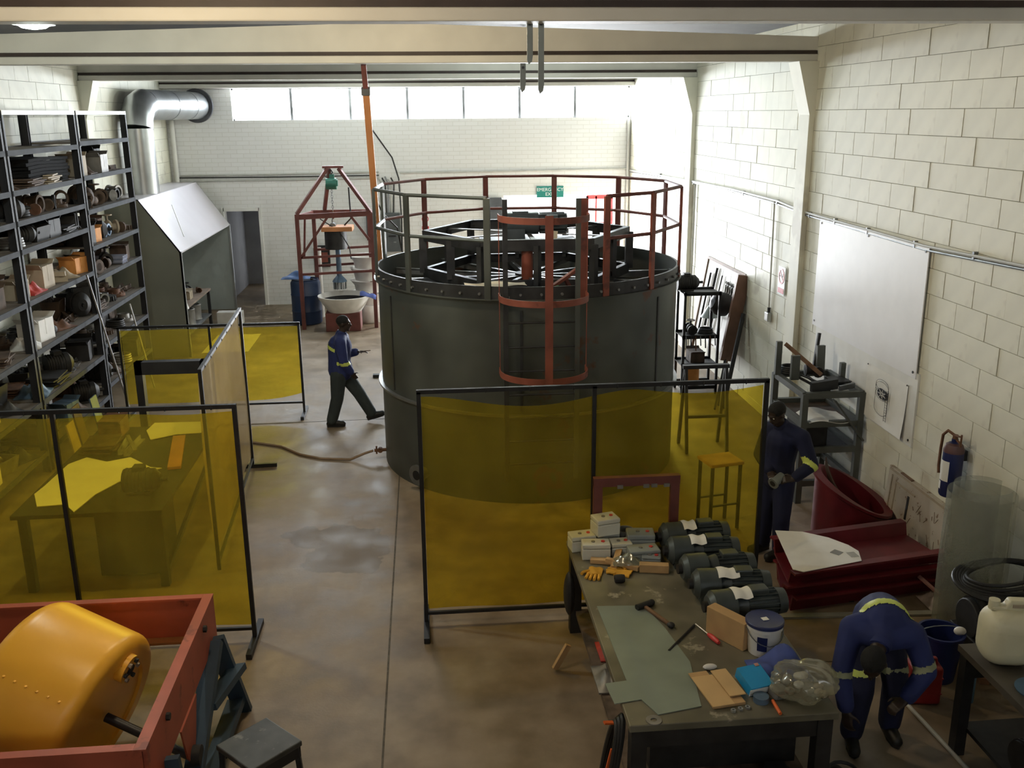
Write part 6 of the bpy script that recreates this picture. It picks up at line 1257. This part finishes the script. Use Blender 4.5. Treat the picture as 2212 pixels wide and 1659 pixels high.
def hand(mb, wrist, fwd, palm_n, curl=0.5, s=1.0, thumb=1):
    """palm and five jointed fingers; fwd = direction of the fingers, palm_n = out of the palm"""
    w, f, pn = Vector(wrist), Vector(fwd).normalized(), Vector(palm_n); pn = (pn-f*pn.dot(f)).normalized(); sd = f.cross(pn)*thumb
    for k, o in enumerate((-0.028, -0.009, 0.010, 0.028)): capsule(mb, w+f*0.01*s+sd*o*0.7*s, w+f*0.085*s+sd*o*s, 0.016*s, 0.013*s, 8)
    for k, (o, L) in enumerate(((-0.030, 0.062), (-0.010, 0.078), (0.010, 0.084), (0.030, 0.074))):
        a = w+f*0.085*s+sd*o*s; ang = 0.0; p = a; rr = (0.0095, 0.009, 0.0085, 0.0075)
        for j, fr_ in enumerate((0.45, 0.32, 0.23)):
            ang += curl*(0.7 if j == 0 else 0.95); d = f*math.cos(ang)+pn*math.sin(ang); q = p+d*L*fr_*s
            capsule(mb, p, q, rr[j]*s, rr[j+1]*s, 8); p = q
    a = w+f*0.025*s+sd*0.028*s; d = (f*0.55+sd*0.75+pn*0.35).normalized(); b = a+d*0.045*s; d2 = (f*0.85+sd*0.2+pn*0.5).normalized()
    capsule(mb, a, b, 0.013*s, 0.0105*s, 8); capsule(mb, b, b+d2*0.035*s, 0.0105*s, 0.008*s, 8)
def head(mb, c, fwd, up, s=1.0):
    """skull, jaw, nose, lips, ears, brow in the head's own frame"""
    c, f = Vector(c), Vector(fwd).normalized(); u = Vector(up); u = (u-f*u.dot(f)).normalized(); r = f.cross(u)
    M = Matrix(((r.x, f.x, u.x, c.x), (r.y, f.y, u.y, c.y), (r.z, f.z, u.z, c.z), (0, 0, 0, 1))) @ Matrix.Scale(s, 4)
    mb.ball((0, -0.012, 0.025), (0.076, 0.096, 0.088), 18, 12, M); mb.ball((0, 0.018, -0.035), (0.060, 0.074, 0.078), 16, 10, M); mb.ball((0, 0.058, -0.088), (0.030, 0.028, 0.026), 10, 8, M)
    mb.ball((0, 0.098, -0.018), (0.017, 0.020, 0.020), 10, 8, M); mb.ball((0, 0.088, 0.008), (0.011, 0.014, 0.026), 10, 8, M); mb.ball((0, 0.086, -0.055), (0.026, 0.014, 0.012), 10, 8, M)
    mb.ball((0, 0.076, 0.030), (0.050, 0.018, 0.012), 12, 8, M)
    for sx in (-1, 1): mb.ball((sx*0.078, -0.008, -0.008), (0.009, 0.020, 0.032), 8, 8, M)
    return M
def face_bits(M, parent):
    for sx in (-1, 1):
        MB().ball((sx*0.030, 0.080, 0.010), (0.012, 0.008, 0.007), 10, 6, M).build('eye', 'i_white', parent, True, world=True); MB().ball((sx*0.030, 0.086, 0.010), (0.006, 0.004, 0.006), 8, 6, M).build('iris', 'hair_black', parent, True, world=True)
def hair_cap(M, parent):
    b = MB(); b.ball((0, -0.018, 0.040), (0.082, 0.097, 0.085), 22, 14)
    b.v = [p for p in b.v]
    keep = [i for i, p in enumerate(b.v)]
    for p in b.v:
        if p.z < 0.01 and p.y > -0.02: p.y = min(p.y, 0.0); p.x *= 0.93
        if p.y > 0.06 and p.z < 0.07: p.y = 0.055
    return MB().add(b.v, b.f, M).build('hair', 'hair_black', parent, True, world=True)
def foot(mb, ankle, fwd, up=(0, 0, 1), L=0.20, r=0.045):
    a, f, u = Vector(ankle), Vector(fwd).normalized(), Vector(up)
    capsule(mb, a, a-u*0.03-f*0.02, r, r*1.0); capsule(mb, a-u*0.045-f*0.045, a-u*0.048+f*L*0.75, r*0.86, r*0.82); capsule(mb, a-u*0.02, a-u*0.048+f*L*0.6, r*0.9, r*0.85)
def sole(mb, ankle, fwd, up=(0, 0, 1), L=0.20, h=0.09):
    a, f, u = Vector(ankle), Vector(fwd).normalized(), Vector(up); sd = f.cross(u)
    ring = [(-0.085, 0.0), (-0.07, 0.034), (0.0, 0.036), (0.08, 0.044), (L*0.75, 0.034), (L*0.9, 0.0), (L*0.75, -0.034), (0.08, -0.044), (0.0, -0.036), (-0.07, -0.034)]
    mb.prism([a+f*x+sd*y-u*h for x, y in ring], u*0.025)
def person(label, loc, J, hd, hd_f, hd_u, lower, upper, hands, bands, cheek=None, boot_dir=((0, -1, 0), (0, -1, 0)), boot_up=((0, 0, 1), (0, 0, 1)), blouse=0.0, cuffs=0.85, build_=1.0):
    """J: joints in world space; one continuous body plus garments grown from the same skeleton"""
    t = thing('person', label, 'person', loc)
    k = build_; b = MB()
    torso = [J['pelvis'], J['waist'], J['chest'], J['neck0']]; tr = [0.135*k, 0.118*k, 0.140*k, 0.075*k]
    chain(b, torso, [q*0.92 for q in tr]); chain(b, [J['neck0'], J['neck1'], hd], [0.06, 0.054, 0.055])
    for s in 'LR':
        chain(b, [J['chest'], J['sh'+s], J['el'+s], J['wr'+s]], [0.09*k, 0.056*k, 0.042*k, 0.029*k]); chain(b, [J['pelvis'], J['hip'+s], J['kn'+s], J['an'+s]], [0.10*k, 0.085*k, 0.056*k, 0.040*k]); foot(b, J['an'+s], boot_dir['LR'.index(s)], boot_up['LR'.index(s)])
    for s in 'LR': hand(b, J['wr'+s], *hands[s])
    M = head(b, hd, hd_f, hd_u); body = fuse(b, 'body', 'skin_dark', t, 0.0085, 3)
    face_bits(M, body); hair_cap(M, body)
    # trousers
    b = MB(); chain(b, [J['waist'], J['pelvis']], [0.135*k, 0.158*k])
    for s in 'LR': chain(b, [J['pelvis'], J['hip'+s], J['kn'+s], Vector(J['an'+s])+Vector((0, 0, 0.015))], [0.13*k, 0.116*k, 0.090*k, 0.080*k])
    tro = fuse(b, 'trousers', lower, t, 0.012, 4)
    # jacket
    b = MB(); chain(b, [J['hem'], J['waist'], J['chest'], J['neck0']], [0.165*k+blouse, 0.150*k+blouse*0.6, 0.168*k, 0.085*k])
    for s in 'LR':
        e = Vector(J['el'+s]); w = Vector(J['wr'+s]); chain(b, [J['chest'], J['sh'+s], e, e.lerp(w, cuffs)], [0.12*k, 0.085*k, 0.068*k, 0.056*k])
    for s in 'LR': chain(b, [Vector(J['neck0'])+Vector((0, 0, 0.0)), J['sh'+s]], [0.075*k, 0.085*k])
    jk = fuse(b, 'jacket', upper, t, 0.011, 4)
    b = MB(); nk0, nk1 = Vector(J['neck0']), Vector(J['neck1']); d = (nk1-nk0).normalized(); p = nk0.lerp(nk1, 0.55); b.tube([p+d*0.0, p+d*0.02], 0.075, 18)
    q = MB(); a_ = Vector((0, 0, 1)).rotation_difference(d).to_matrix().to_4x4(); a_.translation = p-d*0.01; q.lathe([(0.074, -0.02), (0.082, 0.0), (0.070, 0.035), (0.064, 0.03), (0.07, 0.0), (0.066, -0.02)], 22, M=a_); q.build('collar', upper, jk, True, world=True)
    for s in 'LR':
        i = 'LR'.index(s); bt_ = MB(); foot(bt_, J['an'+s], boot_dir[i], boot_up[i], 0.21, 0.054); bo = fuse(bt_, 'boot', 'boot_black', t, 0.010, 2)
        so_ = MB(); sole(so_, J['an'+s], boot_dir[i], boot_up[i], 0.215); so_.build('sole', 'boot_black', bo, world=True)
    for (src, p, n, hw, c, rad, mm) in bands: band(jk if src == 'j' else tro, 'reflective_band', mm, jk if src == 'j' else tro, p, n, hw, c, rad)
    return t
V = Vector
# the walking worker, striding right towards the tank
Yw = 13.92
person('worker in blue jacket and grey trousers striding towards the tank', (-1.25, Yw, 0), dict(pelvis=V((-1.32, Yw, 0.86)), waist=V((-1.32, Yw, 1.00)), hem=V((-1.31, Yw, 0.86)), chest=V((-1.30, Yw, 1.22)), neck0=V((-1.275, Yw, 1.38)), neck1=V((-1.25, Yw, 1.45)),
    shR=V((-1.28, Yw-0.17, 1.305)), elR=V((-1.24, Yw-0.21, 1.03)), wrR=V((-1.14, Yw-0.15, 0.84)), shL=V((-1.26, Yw+0.17, 1.305)), elL=V((-1.24, Yw+0.19, 1.05)), wrL=V((-1.06, Yw+0.10, 1.10)),
    hipR=V((-1.34, Yw-0.08, 0.80)), knR=V((-1.375, Yw-0.08, 0.44)), anR=V((-1.47, Yw-0.08, 0.095)), hipL=V((-1.28, Yw+0.08, 0.80)), knL=V((-1.07, Yw+0.09, 0.47)), anL=V((-0.90, Yw+0.09, 0.14))),
    V((-1.225, Yw, 1.555)), (1, -0.1, -0.05), (0, 0, 1), 'trouser_grey', 'overall_blue', {'R': ((0.5, 0.3, -0.8), (0, 1, 0), 0.5, 1.0, 1), 'L': ((1, -0.1, 0.05), (0, -0.4, -1), 0.25, 1.0, -1)},
    [('j', (-1.235, Yw-0.21, 1.0), (0.12, 0.05, -1), 0.026, (-1.235, Yw-0.21, 1.0), 0.12, 'reflective_lime'), ('j', (-1.40, Yw, 1.20), (0.42, 0, 1), 0.024, (-1.46, Yw-0.05, 1.20), 0.15, 'reflective_lime')],
    boot_dir=((0.96, 0, 0.26), (1, 0, 0.0)), boot_up=((-0.26, 0, 0.96), (0, 0, 1)), build_=1.06, blouse=0.012)
one('thin_pencil', MB().cyl((-1.00, Yw+0.08, 1.11), (-0.86, Yw+0.06, 1.125), 0.006, None, 8), 'i_brown', 'thin stick held in the walking worker hand', 'stick', None, True)
# the worker bending over, head towards the bench
person('worker in blue overall bending forward beside the workbench', (3.15, 5.8, 0), dict(pelvis=V((3.19, 6.02, 0.90)), waist=V((3.17, 5.91, 1.02)), hem=V((3.19, 6.00, 0.93)), chest=V((3.07, 5.67, 1.09)), neck0=V((2.98, 5.52, 1.05)), neck1=V((2.94, 5.47, 1.02)),
    shR=V((2.84, 5.66, 1.07)), elR=V((2.735, 5.55, 0.80)), wrR=V((2.745, 5.44, 0.57)), shL=V((3.22, 5.55, 1.06)), elL=V((3.30, 5.47, 0.82)), wrL=V((3.12, 5.38, 0.67)),
    hipR=V((3.09, 6.00, 0.86)), knR=V((3.02, 5.80, 0.48)), anR=V((3.00, 5.84, 0.10)), hipL=V((3.29, 6.02, 0.86)), knL=V((3.30, 5.84, 0.48)), anL=V((3.33, 5.92, 0.10))),
    V((2.88, 5.40, 0.955)), (-0.35, -0.42, -0.85), (-0.45, -0.62, 0.60), 'overall_navy', 'overall_blue', {'R': ((0.05, -0.3, -1), (0.6, 0.5, 0), 0.5, 1.0, 1), 'L': ((-0.9, -0.3, -0.3), (0, 0.3, -1), 0.7, 1.0, -1)},
    [('j', (3.07, 5.665, 1.2), (0.28, 0.95, 0.0), 0.034, (3.09, 5.68, 1.26), 0.21, 'reflective_lime'), ('j', (2.735, 5.55, 0.80), (0.1, 0.2, 1), 0.022, (2.735, 5.55, 0.80), 0.10, 'reflective_dull'), ('j', (3.28, 5.48, 0.86), (-0.3, 0.2, 1), 0.022, (3.28, 5.48, 0.86), 0.10, 'reflective_dull'),
     ('t', (3.04, 5.86, 0.60), (0, 0.3, 1), 0.024, (3.04, 5.86, 0.60), 0.11, 'reflective_lime'), ('t', (3.30, 5.90, 0.58), (0, 0.3, 1), 0.024, (3.30, 5.90, 0.58), 0.11, 'reflective_dull')],
    boot_dir=((-0.1, -1, 0), (-0.25, -1, 0)), build_=1.04)
# the worker standing at the end of the centre screen
person('worker in navy overall looking down at a fitting behind the centre screen', (3.55, 8.95, 0), dict(pelvis=V((3.53, 8.95, 0.92)), waist=V((3.54, 8.94, 1.06)), hem=V((3.53, 8.95, 0.89)), chest=V((3.55, 8.92, 1.28)), neck0=V((3.52, 8.90, 1.44)), neck1=V((3.48, 8.88, 1.49)),
    shR=V((3.46, 9.06, 1.37)), elR=V((3.36, 9.04, 1.10)), wrR=V((3.40, 8.82, 0.98)), shL=V((3.68, 8.76, 1.36)), elL=V((3.76, 8.66, 1.10)), wrL=V((3.56, 8.60, 0.99)),
    hipR=V((3.49, 9.03, 0.87)), knR=V((3.46, 9.02, 0.47)), anR=V((3.46, 9.06, 0.10)), hipL=V((3.57, 8.87, 0.87)), knL=V((3.55, 8.82, 0.47)), anL=V((3.57, 8.86, 0.10))),
    V((3.445, 8.86, 1.585)), (-0.85, -0.35, -0.55), (-0.45, -0.2, 0.85), 'overall_navy', 'overall_navy', {'R': ((-0.2, -1, -0.1), (0.4, 0.3, -1), 0.7, 1.0, 1), 'L': ((-1, 0.1, -0.1), (0, 0.6, -0.7), 0.7, 1.0, -1)},
    [('j', (3.74, 8.655, 1.10), (0.8, 0.35, 0.8), 0.026, (3.74, 8.655, 1.10), 0.12, 'reflective_lime')],
    boot_dir=((-0.9, -0.4, 0), (-0.9, -0.4, 0)), build_=1.0)
ht = thing('pipe_fitting', 'dull metal pipe fitting held by the worker behind the centre screen', 'pipe fitting', (3.42, 8.66, 0.92))
MB().cyl((-0.05, -0.04, 0.03), (0.05, 0.02, 0.07), 0.045, None, 18).build('barrel', 'galv_dull', ht, True); MB().cyl((-0.07, -0.052, 0.022), (-0.05, -0.04, 0.03), 0.058, None, 18).build('collar', 'galv_dull', ht, True); MB().cyl((-0.0712, -0.0527, 0.0215), (-0.07, -0.052, 0.022), 0.032, None, 16).build('bore', 'i_dark', ht, True)
# ------------------------------------------------------------------ lamps and things hung from the roof
def lamp(label, loc, col, power, k, r=0.16):
    t = thing('ceiling_lamp', label, 'lamp', loc, 0, 'roof lamps')
    MB().lathe([(0.05, 0.16), (0.06, 0.06), (r, 0.0), (r+0.012, -0.01), (r, -0.012), (0.055, 0.05), (0.0, 0.055)], 28).build('reflector', 'galv', t, True)
    MB().cyl((0, 0, 0.15), (0, 0, 0.30), 0.02, None, 10).build('stem', 'grey_steel', t, True)
    nm = 'lamp_glow_%d' % (int(col[2]*100)+int(k))
    if nm not in MATS: glow(nm, col, k)
    MB().lathe([(0, -0.05), (r*0.6, -0.035), (r*0.92, 0.0), (r*0.5, 0.02), (0, 0.03)], 24).build('bulb', nm, t, True)
    d = bpy.data.lights.new('lamp_light', 'POINT'); d.energy = power; d.color = col; d.shadow_soft_size = 0.12
    o = bpy.data.objects.new('lamp_light', d); COL.objects.link(o); o.parent = t; o.location = (0, 0, -0.16)
    return t
WARM, COOL = (1.0, 0.80, 0.52), (0.90, 1.0, 0.92)
lamp('small bright white lamp between the first two beams on the left', (-3.25, 9.0, 5.265), COOL, 85, 30)
lamp('warm lamp hung high behind the nearest beam', (-0.35, 9.6, 5.47), WARM, 100, 14)
lamp('warm lamp hung in front of the nearest beam', (-1.5, 5.0, 5.42), WARM, 78, 14)
lamp('unseen white fill lamp added behind the second beam over the tank', (1.6, 15.4, 5.40), COOL, 75, 14)  # added out of sight to lift the light over the tank
lamp('unseen white fill lamp added behind the third beam', (-1.5, 20.8, 5.40), COOL, 60, 14)  # also added, hidden by the beam, to brighten the far end
# flat steel straps dangling behind the nearest beam
for k, (x, y, z0, z1, w, lb) in enumerate(((0.785, 7.145, 4.83, 5.13, 0.042, 'shortest grey steel strap dangling behind the nearest beam'), (0.735, 7.151, 4.64, 4.84, 0.040, 'lower grey strap linked under the shortest strap'), (0.865, 7.145, 4.63, 5.13, 0.042, 'longest grey steel strap dangling behind the nearest beam'))):
    t = thing('hanging_strap', lb, 'strap', (x, y, z0), 0.0, 'steel straps under the beam')
    h = z1-z0; MB().prism([(-w/2, 0, 0.03), (-w*0.2, 0, 0.0), (w*0.35, 0, 0.02), (w/2, 0, 0.06), (w/2, 0, h), (-w/2, 0, h)], (0, 0.006, 0)).build('strap', 'galv_dull', t)
    MB().cyl((0, -0.012, h-0.03), (0, 0.02, h-0.03), 0.01, None, 8).build('bolt', 'dark_steel', t, True)
